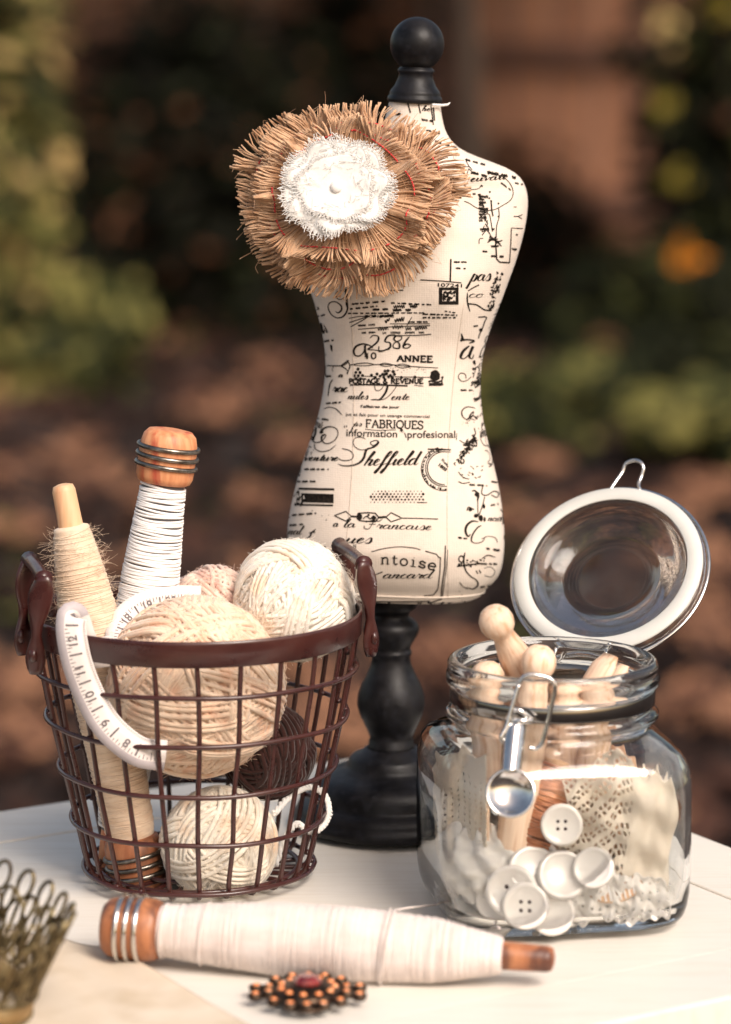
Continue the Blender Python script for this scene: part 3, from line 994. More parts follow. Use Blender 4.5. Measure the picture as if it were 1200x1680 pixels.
stroke([(576, 536), (594, 526), (607, 518)], 1.3)
stroke([(588, 540), (640, 536), (706, 534)], 1.2)
stroke([(640, 531), (706, 531)], 1.0, False)
stroke([(636, 550), (680, 550), (708, 548)], 1.2)
stroke([(676, 520), (668, 534)], 1.0, False)
# 2586 in brush hand with the looped q
stroke([(607, 555), (613, 550), (621, 552), (620, 560), (610, 569), (604, 573), (614, 574), (626, 575), (640, 573)], 2.3, cal=0.35)
stroke([(649, 549), (637, 551), (632, 560), (640, 562), (640, 570), (630, 575), (622, 577)], 2.3, cal=0.3)
stroke([(659, 552), (650, 551), (647, 557), (655, 563), (655, 571), (646, 570), (647, 563), (658, 557), (660, 551)], 2.3, cal=0.3)
stroke([(672, 552), (665, 561), (662, 569), (668, 571), (674, 567), (668, 564), (662, 568)], 2.3, cal=0.3)
stroke([(622, 577), (622, 568)], 1.6, False)
stroke([(605, 565), (595, 564), (585, 568), (581, 576), (584, 583), (592, 583), (598, 576), (599, 567), (600, 577), (602, 588)], 2.6, cal=0.3)
stroke([(598, 567), (606, 566), (612, 571)], 1.6)
stroke([(604, 580), (599, 585), (605, 585)], 2.0, False)
stroke([(603, 579), (603, 589)], 2.4, False)
stroke(arc(613.5, 583.5, 3.6, 4.8, 0, 360, 10), 2.0)
slab('ANNEE', 651, 592.5, 60, 9.5, 2.5, rot=-1.5)
# long ornament arrow
stroke([(537, 600), (560, 600), (568, 597), (573, 591)], 1.5)
stroke([(560, 600), (568, 594), (570, 591), (574, 597), (575, 601), (572, 609), (568, 605), (560, 600)], 1.6, False)
stroke([(572, 609), (570, 614)], 1.8, False)
stroke([(576, 598.5), (590, 596), (604, 595.5), (615, 598)], 1.2)
stroke([(576, 598.5), (592, 600), (606, 599.5), (615, 598)], 1.0)
stroke([(615, 598), (640, 598), (660, 600), (690, 602), (719, 603.5)], 1.2)
stroke([(622, 598), (632, 595.5), (645, 599), (632, 601), (622, 598)], 1.0)
stroke([(648, 600), (660, 597), (674, 601), (660, 603.5), (648, 600)], 1.0)
# dotted band and POSTAGE & REVENUE
for (x_, y_) in [(588, 605.5), (584.5, 611), (591.5, 611), (582, 616.5), (588.5, 616.5), (595.5, 616), (585, 621.5), (592, 621.5), (610, 615.5), (616, 619), (619, 613.5), (624, 617), (628, 614), (632, 608.5), (635, 613), (637, 608),
                 (638, 618), (630, 619), (632, 614), (647.5, 614), (644, 619), (645.5, 609.5), (641, 616), (659, 619), (681, 618.5)]:
    blob(x_, y_, 2.7)
stroke([(598, 617), (615, 618)], 1.0, False)
stroke([(648, 618), (695, 619)], 1.2, False)
stroke([(690, 619), (706, 619)], 1.0, False)
for i in range(34):
    rn_ = random.Random(i + 77)
    blob(rn_.uniform(636, 700), rn_.uniform(602, 612) , rn_.uniform(0.4, 0.9), 5)
slab('POSTAGE & REVENUE', 573, 629, 122, 7.5, 2.1, rot=0.0)
stroke([(575, 631.5), (600, 631), (640, 632), (669, 633)], 2.1, False)
stroke([(680, 632), (695, 633.5)], 1.0, False)
blob(714, 617, 8.2, 12, sx=0.95)
blob(714, 614.5, 9, 12, sx=0.8, jag=.2)
rect(704, 628, 725, 633, n=3)
stroke([(703, 626.5), (708, 625), (716, 627), (724, 625)], 2.4)
stroke([(724, 620), (727, 618), (725, 625), (727, 632)], 1.8)
# ndles Vente
cursive('nules', 571, 655, 33, 5.6, wd=1.6)
stroke([(615, 633), (617, 640), (624, 640), (629, 634), (627, 630), (621, 632)], 1.0)
stroke([(629, 630), (636, 632), (633, 644), (624, 655), (617, 655.5), (609, 655.5)], 2.4, cal=0.4)
stroke([(651, 627), (650, 635), (640, 648), (630, 655), (620, 655.5)], 1.0)
cursive('ente', 642, 656, 30, 5.8, wd=1.6)
font_text("l'affaires de jour", 592, 668.5, 64, 4.2, rot=-1.2, bold=0.035)
font_text('jut et fait pour un usange commercial', 568, 682, 137, 5.2, rot=-1.6, bold=0.01)
slab('FABRIQUES', 600, 701, 95, 12.5, 1.9, rot=-1.6)
# 'information' 'profesional
font_text('information', 568, 715.5, 84, 12.2, rot=-1.4, bold=0.012)
font_text('profesional', 668, 718.5, 79, 12.2, rot=0.2, bold=0.012)
stroke([(566, 698), (566, 702)], 1.1, False)
stroke([(569, 698), (569.5, 701)], 1.1, False)
stroke([(587, 692), (580, 700), (575, 711)], 1.6, cal=.3)
cursive('us', 580, 699, 14, 4, wd=1.4)
font_text('4.', 656, 709, 7, 6, bold=0.02)
stroke([(600, 704), (620, 706), (650, 705)], 0.9)
stroke([(664, 710), (667, 718)], 1.4, False)
stroke([(749.5, 711), (749, 722)], 1.0, False)
# Sheffield
stroke([(620, 728), (613, 731), (608, 726), (617, 722.5), (621, 726), (614, 733), (603, 737), (600, 742), (597, 752), (589, 760), (576, 764), (563, 764), (555, 761)], 2.6, cal=0.5)
stroke([(603, 737), (592, 738), (583, 733), (580, 726), (583, 719), (592, 717), (600, 720)], 1.1)
stroke([(562, 736), (574, 739), (580, 746), (578, 753), (570, 755.5), (561, 755), (556, 752)], 1.2)
cursive('heffield', 597, 764, 88, 10.2, shear=0.42, wd=2.6, cal=0.62, rot=1.0)
# round postmark with chain rim
stroke([(702, 737), (722, 737), (740, 738)], 2.0, False)
stroke([(702, 741), (722, 741), (740, 741.5)], 1.0, False)
stroke([(740, 741.5)] + arc(729, 768, 27, 26.5, 78, 262, 20)[::1] and [(729 + 27.5 * math.cos(R(a)), 768 + 27 * math.sin(R(a))) for a in range(280, 80, -8)], 1.4)
stroke([(729 + 30.5 * math.cos(R(a)), 768 + 30 * math.sin(R(a))) for a in range(274, 76, -8)], 1.2)
for k in range(26):
    a = R(262 - k * 7)
    rn_ = random.Random(k)
    blob(729 + 35 * math.cos(a) + rn_.uniform(-1, 1), 769 + 33.5 * math.sin(a) + rn_.uniform(-1, 1), rn_.uniform(1.2, 2.6), 6, jag=.5)
stroke([(729 + 37.5 * math.cos(R(a)), 769 + 36 * math.sin(R(a))) for a in range(255, 76, -9)], 1.1)
font_text('Sheffie', 724, 754, 17, 4, rot=-52, bold=0.02)
font_text('1803', 718, 763, 17, 5, rot=-38, bold=0.06)
# black bar
rect(491, 800, 549, 803.5, 0.02)
rect(495, 809, 548, 824, 0.03)
rect(482, 806, 492, 829, 0.02, n=2)
rect(484, 826.5, 547, 829.5, 0.02)
for i in range(20):
    rn_ = random.Random(i + 500)
    blob(rn_.uniform(483, 497), rn_.uniform(801, 830), rn_.uniform(0.8, 2.2), 6, jag=.5)
for (x_, y_, r_) in [(513, 838, 1), (536, 853, 1.1), (529, 846, .8), (476, 849, 1.1), (489, 783, 1.6), (540, 845, .7)]:
    blob(x_, y_, r_, 6)
stroke([(486, 783), (492, 783)], 1.6, False)
# honeycomb dots
for j in range(5):
    for i in range(15):
        rn_ = random.Random(i * 31 + j)
        x_ = 609 + i * 5.9 + (2.9 if j % 2 else 0)
        if x_ > 695 or (i < 1 and j == 0):
            continue
        blob(x_, 806 + j * 4.5, rn_.uniform(1.1, 2.15) * (0.65 if j in (0, 4) else 1.15), 6)
stroke([(685, 824.5), (701, 824.5)], 1.1, False)
# ornament
stroke([(549, 846), (568, 839), (577, 847), (568, 855), (549, 846)], 1.6, False)
stroke([(577, 847), (588, 848)], 2.6, False)
stroke([(588, 842), (604, 841), (616, 842), (622, 849), (616, 856), (600, 855), (590, 854), (586, 848), (588, 842)], 1.8, False)
blob(590, 848, 5.5, 8)
blob(614, 850, 4.2, 8)
blob(605, 845, 2, 7)
stroke([(596, 851), (602, 847), (608, 851), (613, 846)], 1.6)
stroke([(620, 849), (634, 848)], 3.0, False)
stroke([(634, 848), (642, 841), (660, 850), (642, 856), (633, 848)], 1.6, False)
stroke([(660, 850), (690, 850.5), (719, 851.5)], 1.4, False)
# a la Francaise
cursive('a', 547, 864, 8, 5.5, wd=1.6)
cursive('la', 564, 865, 19, 6.2, wd=1.8)
stroke([(598, 862), (599, 867), (606, 867), (612, 858), (615, 853)], 1.5, cal=.3)
stroke([(600, 857), (610, 854), (622, 855), (628, 851)], 1.6, cal=.2)
stroke([(606, 860), (617, 860)], 1.1, False)
cursive('rancaise', 617, 867, 91, 6.4, wd=1.8, rot=-1.6)
cursive('ues', 566, 891, 44, 8, wd=2.4, shear=.5)
# label frame with ntoise
stroke([(610, 905), (630, 900), (655, 897), (680, 899), (690, 902)], 1.2)
stroke([(698, 904), (716, 909), (720, 914), (724, 915)], 1.4, False)
stroke([(723, 915), (722, 940), (719, 966), (711, 976), (696, 977)], 1.3, False)
stroke([(731, 895), (730, 930), (725, 965), (724, 983), (704, 989)], 1.6, False)
stroke([(735, 902), (733, 930), (728, 965), (726, 982)], 1.0, False)
stroke([(655, 979.5), (682, 979)], 1.4, False)
stroke([(600, 977.5), (621, 978)], 1.3, False)
stroke([(630, 978), (636, 978.5)], 1.3, False)
stroke([(581, 893), (580, 940), (577, 965)], 1.1, False)
stroke([(584, 893), (583, 930)], 1.0, False)
stroke([(595, 986.5), (660, 987), (706, 986)], 1.3, False)
slab('ntoise', 625, 925, 92, 15.5, 2.1, rot=-1.0, bend=-12)
cursive('ancard', 628, 948.5, 80, 6.5, wd=1.9, shear=.5)
stroke([(604, 946), (615, 943), (628, 938)], 1.4)
for i in range(40):
    rn_ = random.Random(i + 900)
    xx = rn_.uniform(600, 800)
    blob(xx, 990 - max(0, xx - 740) * 0.1 + rn_.uniform(-2, 1), rn_.uniform(0.6, 1.6), 5, sx=1.8)
# --- left flank
cursive('s', 515, 508, 9, 4, wd=1.4)
scribble(507, 500, 522, 497, 3, 1.1)
stroke([(526, 540), (527, 530), (530, 541), (532, 547), (534, 539)], 2.2, cal=.3)
scribble(529, 575, 536, 583, 4, 1)
stroke([(529, 580), (536, 582)], 1.8, False)
cursive('mare a', 534, 620, 28, 4.0, wd=1.4) if False else None
scribble(535, 617, 552, 617, 4.5, 1.3)
cursive('a', 556, 619, 7, 4.4, wd=1.6)
stroke([(547, 622), (542, 630), (540, 642), (539, 650)], 1.5, cal=.2)
stroke([(532, 636), (533, 643)], 1.8, False)
cursive('rac', 546, 643, 25, 7.2, wd=2.2, shear=.25)
stroke([(532, 671), (541, 668), (552, 671), (562, 681)], 1.6, cal=.2)
stroke([(518, 690), (520, 696)], 1.3, False)
stroke([(513, 713), (517, 703), (519, 702), (518, 712), (514, 722), (519, 726), (528, 724), (535, 716), (534, 713), (529, 716), (529, 723), (537, 728), (549, 723), (555, 713), (553, 704), (543, 700), (532, 703), (527, 711)], 2.2, cal=.4)
blob(528, 709, 3.2, 8)
stroke([(507, 715), (514, 714)], 1.6, False)
stroke([(503, 731), (512, 734)], 1.4, False)
stroke([(517, 727), (518, 736), (528, 741), (542, 738), (552, 730)], 1.4, cal=.2)
cursive('venture', 498, 756, 57, 5.6, wd=2.0, shear=.4)
cursive('nal', 473, 877, 22, 6.5, wd=1.4)
blob(497, 868, 1, 6)
stroke([(519, 868), (512, 874), (509, 880), (500, 886), (495, 891)], 1.9, cal=.3)
stroke([(508, 874), (518, 873)], 1.6, False)
# --- right flank, upper chest
for s_ in ([(764, 262), (769, 272), (775, 279)], [(752, 275), (762, 274), (770, 274)], [(761, 295), (766, 286), (769, 277)], [(769, 277), (776, 283)]):
    stroke(s_, 1.1)
cursive('euvati', 772, 298, 58, 5.2, wd=2.0, rot=4) 
stroke([(818, 290), (822, 288), (836, 300), (842, 315), (838, 328), (825, 337), (811, 344), (795, 345), (782, 341), (771, 334), (762, 330)], 1.2)
stroke([(761, 303), (768, 308), (776, 311), (786, 309), (790, 303)], 1.1)
for (x_, y_) in [(804, 315), (803, 325), (791, 305), (806, 330), (818, 355), (774, 284), (818, 334)]:
    blob(x_, y_, 1.8, 6)
for k in range(9):
    scribble(786, 322 + k * 5, 801, 323 + k * 5, 4.5, 1.1, seed=k)
stroke([(806, 330), (807, 345), (809, 355)], 2.0, False)
stroke([(818, 340), (819, 356), (815, 370), (814, 390)], 1.2)
stroke([(787, 351), (793, 358), (797, 352), (803, 352), (806, 366), (808, 380)], 1.3)
stroke([(795, 370), (791, 380), (797, 378), (791, 386)], 1.3)
stroke([(786, 400), (787, 392), (793, 391)], 1.1)
for k in range(5):
    stroke([(800 + k, 398 - k * 3), (815 + k * 2, 388 + k * 4)], 1.4, False)
stroke([(813, 388), (814, 410), (815, 425), (820, 430), (836, 431)], 2.0, False)
stroke([(824, 394), (816, 398), (811, 405)], 1.6)
stroke([(858, 375), (839, 374), (838, 400), (836, 431)], 1.3, False)
font_text('1', 848, 342, 3, 6, rot=90)
stroke([(843, 355), (850, 355), (857, 352)], 1.2, False)
stroke([(850, 355), (856, 359)], 1.2, False)
blob(848, 385, 1.8, 6)
for (x0, y0, x1, y1, h_, wd) in [(764, 262, 800, 272, 3, 1.2), (800, 283, 846, 292, 5, 1.6), (775, 283, 800, 290, 4, 1.4), (845, 300, 858, 303, 3, 1), (822, 300, 838, 312, 3, .9), (776, 318, 790, 320, 3, 1.1),
                                 (788, 376, 812, 376, 4, 1.2), (806, 404, 820, 404, 4, 1.2), (792, 412, 806, 414, 3, 1), (840, 408, 848, 409, 4, 1), (745, 430, 766, 430, 3, 1), (748, 440, 764, 441, 3, 1.0), (806, 420, 826, 421, 3, 1.2)]:
    scribble(x0, y0, x1, y1, h_, wd)
for k in range(7):
    stroke([(786 + k * 2, 322 + k * 9), (792 + k * 2, 330 + k * 9), (786 + k * 3, 336 + k * 9)], 1.3)
for (x0, y0, x1, y1, h_, wd) in [(640, 190, 662, 186, 4, 1.3), (692, 196, 716, 200, 4, 1.2), (700, 214, 722, 219, 4, 1.2), (714, 232, 738, 240, 4, 1.2), (732, 250, 756, 256, 3, 1),
                                 (520, 520, 534, 516, 3, 1.1), (533, 560, 548, 558, 3, 1), (536, 662, 560, 660, 3, .9), (520, 686, 545, 690, 3, .9), (500, 770, 540, 770, 3, 1.0), (488, 790, 520, 790, 3, 1.1), (480, 845, 520, 842, 3, 1.0), (476, 862, 500, 860, 3, 1.0),
                                 (500, 900, 540, 898, 4, 1.1), (756, 640, 780, 640, 3, .9), (760, 730, 785, 732, 3, 1.0), (800, 760, 812, 764, 3, .9), (806, 790, 820, 792, 3, .9), (770, 795, 800, 797, 3, .9), (798, 900, 820, 903, 4, 1.1), (790, 925, 818, 925, 3, 1.0), (752, 882, 770, 884, 3, 1.0)]:
    scribble(x0, y0, x1, y1, h_, wd)
# pas
cursive('pas', 771, 461, 34, 10, wd=2.2, shear=.28, rot=2)
for i in range(62):
    rn_ = random.Random(i + 1300)
    t_ = rn_.random()
    blob(819 - 14 * t_ + rn_.gauss(0, 3.6), 448 + 60 * t_ + rn_.uniform(-2, 2), rn_.uniform(0.8, 2.4), 6, jag=.6)
stroke([(768, 477), (776, 472), (786, 467)], 1.6)
stroke([(767, 480), (767, 495), (771, 511)], 1.9, cal=.3)
stroke([(768, 498), (782, 500), (795, 508), (807, 509)], 1.8)
cursive('co', 769, 488, 24, 6, wd=1.5)
stroke([(785, 520), (798, 520), (795, 528), (791, 540), (787, 548), (785, 555)], 1.5)
blob(789, 541, 3, 7)
stroke([(777, 535), (784, 534)], 2, False)
stroke([(801, 549), (797, 555), (796, 561), (799, 564)], 1.2)
stroke([(757, 547), (759, 556), (756, 559), (766, 557), (778, 559), (770, 563)], 2.6, cal=.2)
blob(759, 556, 3.2, 7)
stroke([(770, 567), (760, 576), (756, 586), (762, 588), (770, 580), (776, 568), (770, 584), (775, 588), (777, 581)], 3.0, cal=.5)
blob(778, 594, 3.6, 8, sx=.7)
rect(775, 603, 781, 607, n=1)
for (x_, y_) in [(786, 585), (790, 590), (787, 597), (786, 604), (789, 600)]:
    blob(x_, y_, 1.2, 6)
stroke([(773, 618), (766, 624), (757, 625), (752, 618), (756, 612), (763, 614), (765, 621)], 1.1)
cursive('gnu', 773, 629, 14, 3.5, wd=1.2)
scribble(777, 654, 786, 654, 3, 1.2)
stroke([(780, 670), (774, 668), (765, 668), (758, 674), (759, 683), (766, 688), (774, 684), (777, 675), (770, 684), (780, 690)], 1.6, cal=.3)
stroke([(765, 689), (775, 682), (783, 688)], 1.6)
for k in range(12):
    rn_ = random.Random(k + 40)
    blob(rn_.uniform(758, 780), rn_.uniform(688, 700), rn_.uniform(.5, 1.1), 5)
for i in range(54):
    rn_ = random.Random(i + 1500)
    t_ = rn_.random()
    x_, y_ = 780 - 30 * t_ + rn_.gauss(0, 3), 716 + 44 * t_ + rn_.gauss(0, 3)
    stroke([(x_, y_), (x_ + rn_.uniform(-4, 4), y_ + rn_.uniform(-4, 4)), (x_ + rn_.uniform(-5, 5), y_ + rn_.uniform(1, 6))], rn_.uniform(1, 2.0))
stroke([(778, 702), (780, 712), (774, 722), (770, 730)], 1.4)
stroke([(754, 722), (760, 726), (769, 728), (784, 722)], 1.2)
stroke([(788, 712), (792, 707), (800, 710), (803, 722), (800, 731), (794, 730), (789, 722), (788, 712)], 0.9)
for k in range(16):
    rn_ = random.Random(k + 140)
    x_, y_ = rn_.uniform(752, 790), rn_.uniform(764, 786)
    stroke([(x_, y_), (x_ + 3, y_ + rn_.uniform(-3, 3))], rn_.uniform(.8, 1.5), False)
stroke([(752, 774), (760, 783), (770, 786)], 1.1)
stroke([(752, 790), (760, 793), (771, 791)], 1.4)
# fleur
stroke([(774, 806), (779, 805), (785, 812), (783, 822)], 2.6, cal=.2)
blob(783, 811, 4.2, 8)
stroke([(792, 798), (790, 808), (793, 812), (800, 812), (810, 806), (818, 809), (815, 816), (806, 812)], 1.5)
stroke([(784, 820), (784, 840), (786, 850)], 1.2)
stroke([(795, 815), (792, 828), (786, 845)], 1.4)
blob(794, 831, 4, 7, sx=.6)
blob(772, 836, 3.5, 7)
stroke([(766, 838), (769, 832), (778, 836)], 1.6)
blob(789, 850, 5.5, 9, sx=.7)
blob(781, 846, 3.5, 8)
blob(795, 852, 4.2, 8, sx=.5)
scribble(805, 829, 818, 827, 3.5, .8)
cursive('nau', 800, 855, 23, 5.5, wd=1.4)
stroke([(785, 856), (775, 855), (766, 862), (764, 872), (768, 880), (772, 876)], 2.8, cal=.3)
stroke([(790, 862), (783, 866), (775, 878), (774, 888), (782, 891), (792, 888), (796, 880)], 1.8, cal=.3)
stroke([(790, 884), (800, 880), (812, 882), (816, 890)], 0.9)
# lower right emblem
stroke(arc(757, 917, 4, 5, 0, 360, 9), 1.7)
for k in range(26):
    rn_ = random.Random(k + 240)
    t_ = rn_.random()
    blob(752 + 44 * t_, 929 - 11 * t_ + rn_.gauss(0, 2.4), rn_.uniform(.8, 2.1), 6, jag=.5)
stroke([(750, 929), (770, 926), (792, 924)], 1.8, False)
stroke([(763, 906), (761, 920), (764, 935), (772, 945), (782, 952), (784, 960), (776, 966), (766, 963)], 2.0, cal=.3)
stroke([(790, 917), (800, 911), (813, 914)], 2.0, cal=.2)
stroke([(794, 932), (805, 930), (812, 938), (806, 946), (795, 944)], 0.8)
stroke([(781, 936), (784, 941)], 1.6, False)
stroke([(786, 935), (789, 940)], 1.6, False)
scribble(788, 963, 810, 960, 4, .9)
stroke([(754, 955), (760, 962), (768, 966)], 1.2)
for k in range(5):
    blob(754 + (k % 2) * 4, 970 + k * 5, .9, 5)
# neck
stroke([(669, 168), (674, 185)], 2.0, False)
stroke([(687, 171), (690, 186)], 1.8, False)
cursive('he', 692, 182, 14, 4, wd=1.6)
stroke([(707, 173), (709, 188), (711, 205)], 1.6, False)
stroke([(711, 176), (713, 198)], 1.8, False)
scribble(632, 172, 640, 175, 5, 1.6)
stroke([(740, 240), (749, 242)], 2, False)
# the same fabric carries on round the sides and back: repeat part of the print turned about the body
base_faces = list(IK.f)
base_verts = [LI @ V(p) for p in IK.v]
for ang in (118, -118, 180):
    Rz = Matrix.Rotation(R(ang), 4, 'Z')
    cache = {}
    nf, ids = [], []
    for f in base_faces:
        c = base_verts[f[0]]
        if abs(c.x) > 0.026 or c.z > 0.19:
            continue
        ok = True
        for i in f:
            if i not in cache:
                l = Rz @ base_verts[i]
                d = LM.to_3x3() @ V((-l.x, -l.y, 0)).normalized()
                o_ = LM @ (V((0, 0, l.z)) + V((l.x, l.y, 0)).normalized() * 0.15)
                h_ = bvh.ray_cast(o_, d)
                cache[i] = (h_[0] - d * 0.0002) if h_[0] else None
            if cache[i] is None:
                ok = False
        if ok:
            nf.append(f)
    use = sorted({i for f in nf for i in f})
    mp_ = {i: k for k, i in enumerate(use)}
    IK.add([cache[i] for i in use], [tuple(mp_[i] for i in f) for f in nf])
IK.build('printed_lettering', ink, torso, smooth=False)

# ================================================================== BURLAP FLOWER
FC = Q(566, 322, -0.022)
fn_ = (CAM - FC).normalized()
fn_ = (fn_ + V((-0.16, 0, 0.12))).normalized()
FX = V((1, 0, 0)) - fn_ * fn_.x
FX.normalize()
FYv = fn_.cross(FX)
flower = empty('fabric_flower', FC, 'frayed burlap flower with red stitching and white cotton centre pinned to the form', 'fabric flower')


def fp(a, r_, h_, sq=0.84):
    return FC + FX * (r_ * math.cos(a)) + FYv * (r_ * math.sin(a) * sq) + fn_ * h_


rf = random.Random(5)


def ruffle(name, r0, rs, r1, h0, h1, nw, amp, ph, nst, seed, weave=True):
    rn_ = random.Random(seed)
    L = [(rn_.uniform(0.7, 1.4), rn_.uniform(0, 6.28), k_) for k_ in (nw, nw - 3, nw + 2)]

    def wav(a):
        return sum(math.sin(k * a + p) * w_ for w_, p, k in L) / 2.4

    def rr(a):
        return 1 + 0.05 * math.sin(3 * a + ph) + 0.035 * math.sin(5 * a + ph * 2) + 0.025 * wav(a + 0.3)

    def surf(a, t):
        """t 0..1 inner edge to stitch, 1..2 stitch to tip"""
        if t <= 1:
            r_ = r0 + (rs - r0) * t
            h_ = h0 + (h1 - h0) * 0.6 * t
        else:
            r_ = rs + (r1 - rs) * (t - 1)
            h_ = h0 + (h1 - h0) * (0.6 + 0.4 * (t - 1))
        k = min(t, 1.5) / 1.5
        wv = wav(a)
        return fp(a + 0.10 * k * math.cos(L[0][2] * a + L[0][1]) * (1 if t <= 1 else 1 + (t - 1) * 0.6), r_ * rr(a), h_ + amp * wv * k)

    band = MB()
    band.grid(lambda u, v: surf(u * 6.2832, v * 1.02), 260, 7, cu=True)
    o = band.build(name, burlapw, flower, solid=0.0006)
    fr = MB()
    n = nst
    for i in range(n):
        a = 6.2832 * (i + rn_.uniform(-0.45, 0.45)) / n
        da = rn_.gauss(0, 0.012) + 0.06 * math.sin(9 * a + ph)
        t0 = rn_.uniform(0.0, 0.5)
        tt = rn_.uniform(1.86, 2.02) if rn_.random() < 0.92 else rn_.uniform(1.3, 1.86)
        off = fn_ * rn_.uniform(-0.0005, 0.0012)
        pts = []
        for k in range(6):
            t = t0 + (tt - t0) * k / 5
            aa = a + da * max(0, t - 1)
            lift = fn_ * (rn_.gauss(0, 0.0004) * max(0, t - 0.9) * 2)
            pts.append(surf(aa, t) + off + fn_ * 0.0005 + lift)
        w0 = rn_.choice((rn_.uniform(0.00016, 0.0003), rn_.uniform(0.00032, 0.00062), rn_.uniform(0.00036, 0.00062)))
        fr.tube(pts, [w0, w0, w0, w0, w0 * 0.95, w0 * 0.75], 5)
    # cross threads of the weave
    for j in range(5 if weave else 3):
        t = 0.35 + 0.16 * j
        for s0 in range(10):
            a0, a1 = s0 * 0.628, (s0 + 1) * 0.628 + 0.02
            fr.tube([surf(a0 + (a1 - a0) * k / 24, t) + fn_ * (0.0009 + 0.0003 * ((k + j) % 2)) for k in range(25)], 0.00034, 4, cap=False)
    # stray fibres
    for i in range(200):
        a = rn_.random() * 6.2832
        p0 = surf(a, rn_.uniform(0.9, 1.95))
        d = (FX * rn_.gauss(0, 1) + FYv * rn_.gauss(0, 1) + fn_ * abs(rn_.gauss(0, .6))).normalized() * rn_.uniform(0.003, 0.008)
        q = V((rn_.gauss(0, 1), rn_.gauss(0, 1), rn_.gauss(0, 1))) * 0.0015
        fr.tube(catmull([p0, p0 + d * 0.5 + q, p0 + d], 3), 0.00009, 3, cap=False)
    fr.build('frayed_fringe', burlap, o)
    st_ = MB()
    m_ = 150
    for i in range(m_):
        if rn_.random() < 0.34 or math.sin(2.3 * i / 10 + seed) > 0.72:
            continue
        a = 6.2832 * i / m_
        a2 = a + 6.2832 / m_ * 0.9
        st_.tube([surf(a, 1.02 + rn_.gauss(0, .02)) + fn_ * 0.0017, surf((a + a2) / 2, 1.02) + fn_ * 0.0025, surf(a2, 1.02) + fn_ * 0.0017], 0.00036, 5)
    st_.build('red_stitching', redthread, o)
    return o


ruffle('burlap_ruffle', 0.010, 0.0415, 0.0530, -0.014, -0.006, 9, 0.0046, 0.4, 620, 41)
ruffle('burlap_ruffle', 0.010, 0.0365, 0.0470, -0.008, 0.001, 8, 0.0050, 2.0, 560, 42)
ruffle('burlap_ruffle', 0.010, 0.0315, 0.0405, -0.001, 0.008, 7, 0.0048, 3.4, 480, 43)
FC2 = FC.copy()
FC = FC + FX * (-0.0012) + FYv * 0.0025


def cottond(name, r1, h0, h1, seed, nst, amp):
    rn_ = random.Random(seed)
    L = [(rn_.uniform(0.7, 1.3), rn_.uniform(0, 6.28), rn_.choice((3, 4, 5, 7))) for _ in range(4)]

    def wav(a):
        return sum(math.sin(k * a + p) * w_ for w_, p, k in L) / 3

    def surf(a, t):
        return fp(a, r1 * t * (1 + 0.11 * wav(a) * t), h0 + (h1 - h0) * t ** 1.5 + amp * wav(a * 1.0 + 1) * t * t, 0.86)
    d = MB()
    d.grid(lambda u, v: surf(u * 6.2832, 0.02 + 0.93 * v), 90, 10, cu=True)
    o = d.build(name, cotton, flower, solid=0.0006)
    f = MB()
    for i in range(nst):
        a = 6.2832 * i / nst
        t1 = rn_.uniform(0.98, 1.08)
        f.tube([surf(a, 0.90) + fn_ * 0.0004, surf(a + rn_.gauss(0, .02), 0.98) + fn_ * 0.0005, surf(a + rn_.gauss(0, .04), t1) + fn_ * rn_.uniform(-.001, .001)], 0.00016, 3, cap=False)
    for i in range(60):
        a = rn_.random() * 6.28
        t = rn_.uniform(0.5, 0.98)
        p0 = surf(a, t) + fn_ * 0.0004
        f.tube([p0, p0 + fn_ * 0.0007 + FX * rn_.gauss(0, .0012), p0 + FX * rn_.gauss(0, .0025) + FYv * rn_.gauss(0, .0025) + fn_ * 0.0004], 0.00011, 3, cap=False)
    f.build('frayed_edge', cotton, o)


cottond('cotton_layer', 0.0250, 0.0125, 0.0150, 51, 420, 0.0012)
cottond('cotton_layer', 0.0232, 0.0140, 0.0160, 52, 340, 0.0009)
cottond('cotton_layer', 0.0180, 0.0150, 0.0165, 53, 200, 0.0006)
pb = MB()
pb.lathe([(0.0028 * math.sin(R(k * 9)), -0.0016 * math.cos(R(k * 9))) for k in range(1, 21)], 24, zmat(FC + fn_ * 0.0158, FC + fn_ * 0.03))
pb.build('pearl_bead', pearl, flower)
FC = FC2

# ================================================================== WIRE BASKET
BX, BY = -0.0755, -0.060
basket = empty('wire_basket', (BX, BY, 0), 'dark brown wire basket full of yarn balls and bobbins', 'basket')


def bc(a, z, r_):
    return V((BX + r_ * math.cos(a), BY + r_ * math.sin(a), z))


def brad(z):
    return interp([(0.0, 0.0490), (0.0035, 0.0510), (0.0275, 0.0562), (0.0510, 0.0614), (0.0742, 0.0664), (0.0965, 0.0706), (0.112, 0.0733), (0.122, 0.0738)], z)[0]


b = MB()
b.lathe([(0.0724, 0.1108), (0.0731, 0.1103), (0.0737, 0.1108), (0.0742, 0.1205), (0.0741, 0.1216), (0.0735, 0.1219), (0.0729, 0.1214)], 120, Matrix.Translation((BX, BY, 0)), closed=True)
b.build('rim', enamel, basket)
for z in (0.0965, 0.0742, 0.0510, 0.0275, 0.0042):
    b = MB()
    r_ = brad(z) + 0.0011
    b.tube([bc(2 * math.pi * k / 96, z + 0.00035 * math.sin(k * 0.21 + z * 900) + 0.0002 * math.sin(k * 0.47), r_ + 0.0003 * math.sin(k * 0.31 + z * 500)) for k in range(96)], 0.00112, 8, closed=True)
    for k in range(24):
        c = bc(2 * math.pi * (k + 0.22) / 24, z, r_ - 0.0010)
        b.lathe([(0.0016 * math.sin(R(30 * t)), -0.0013 * math.cos(R(30 * t))) for t in range(7)], 8, Matrix.Translation(c))
    b.build('hoop_wire', enamel, basket)
NW = 24
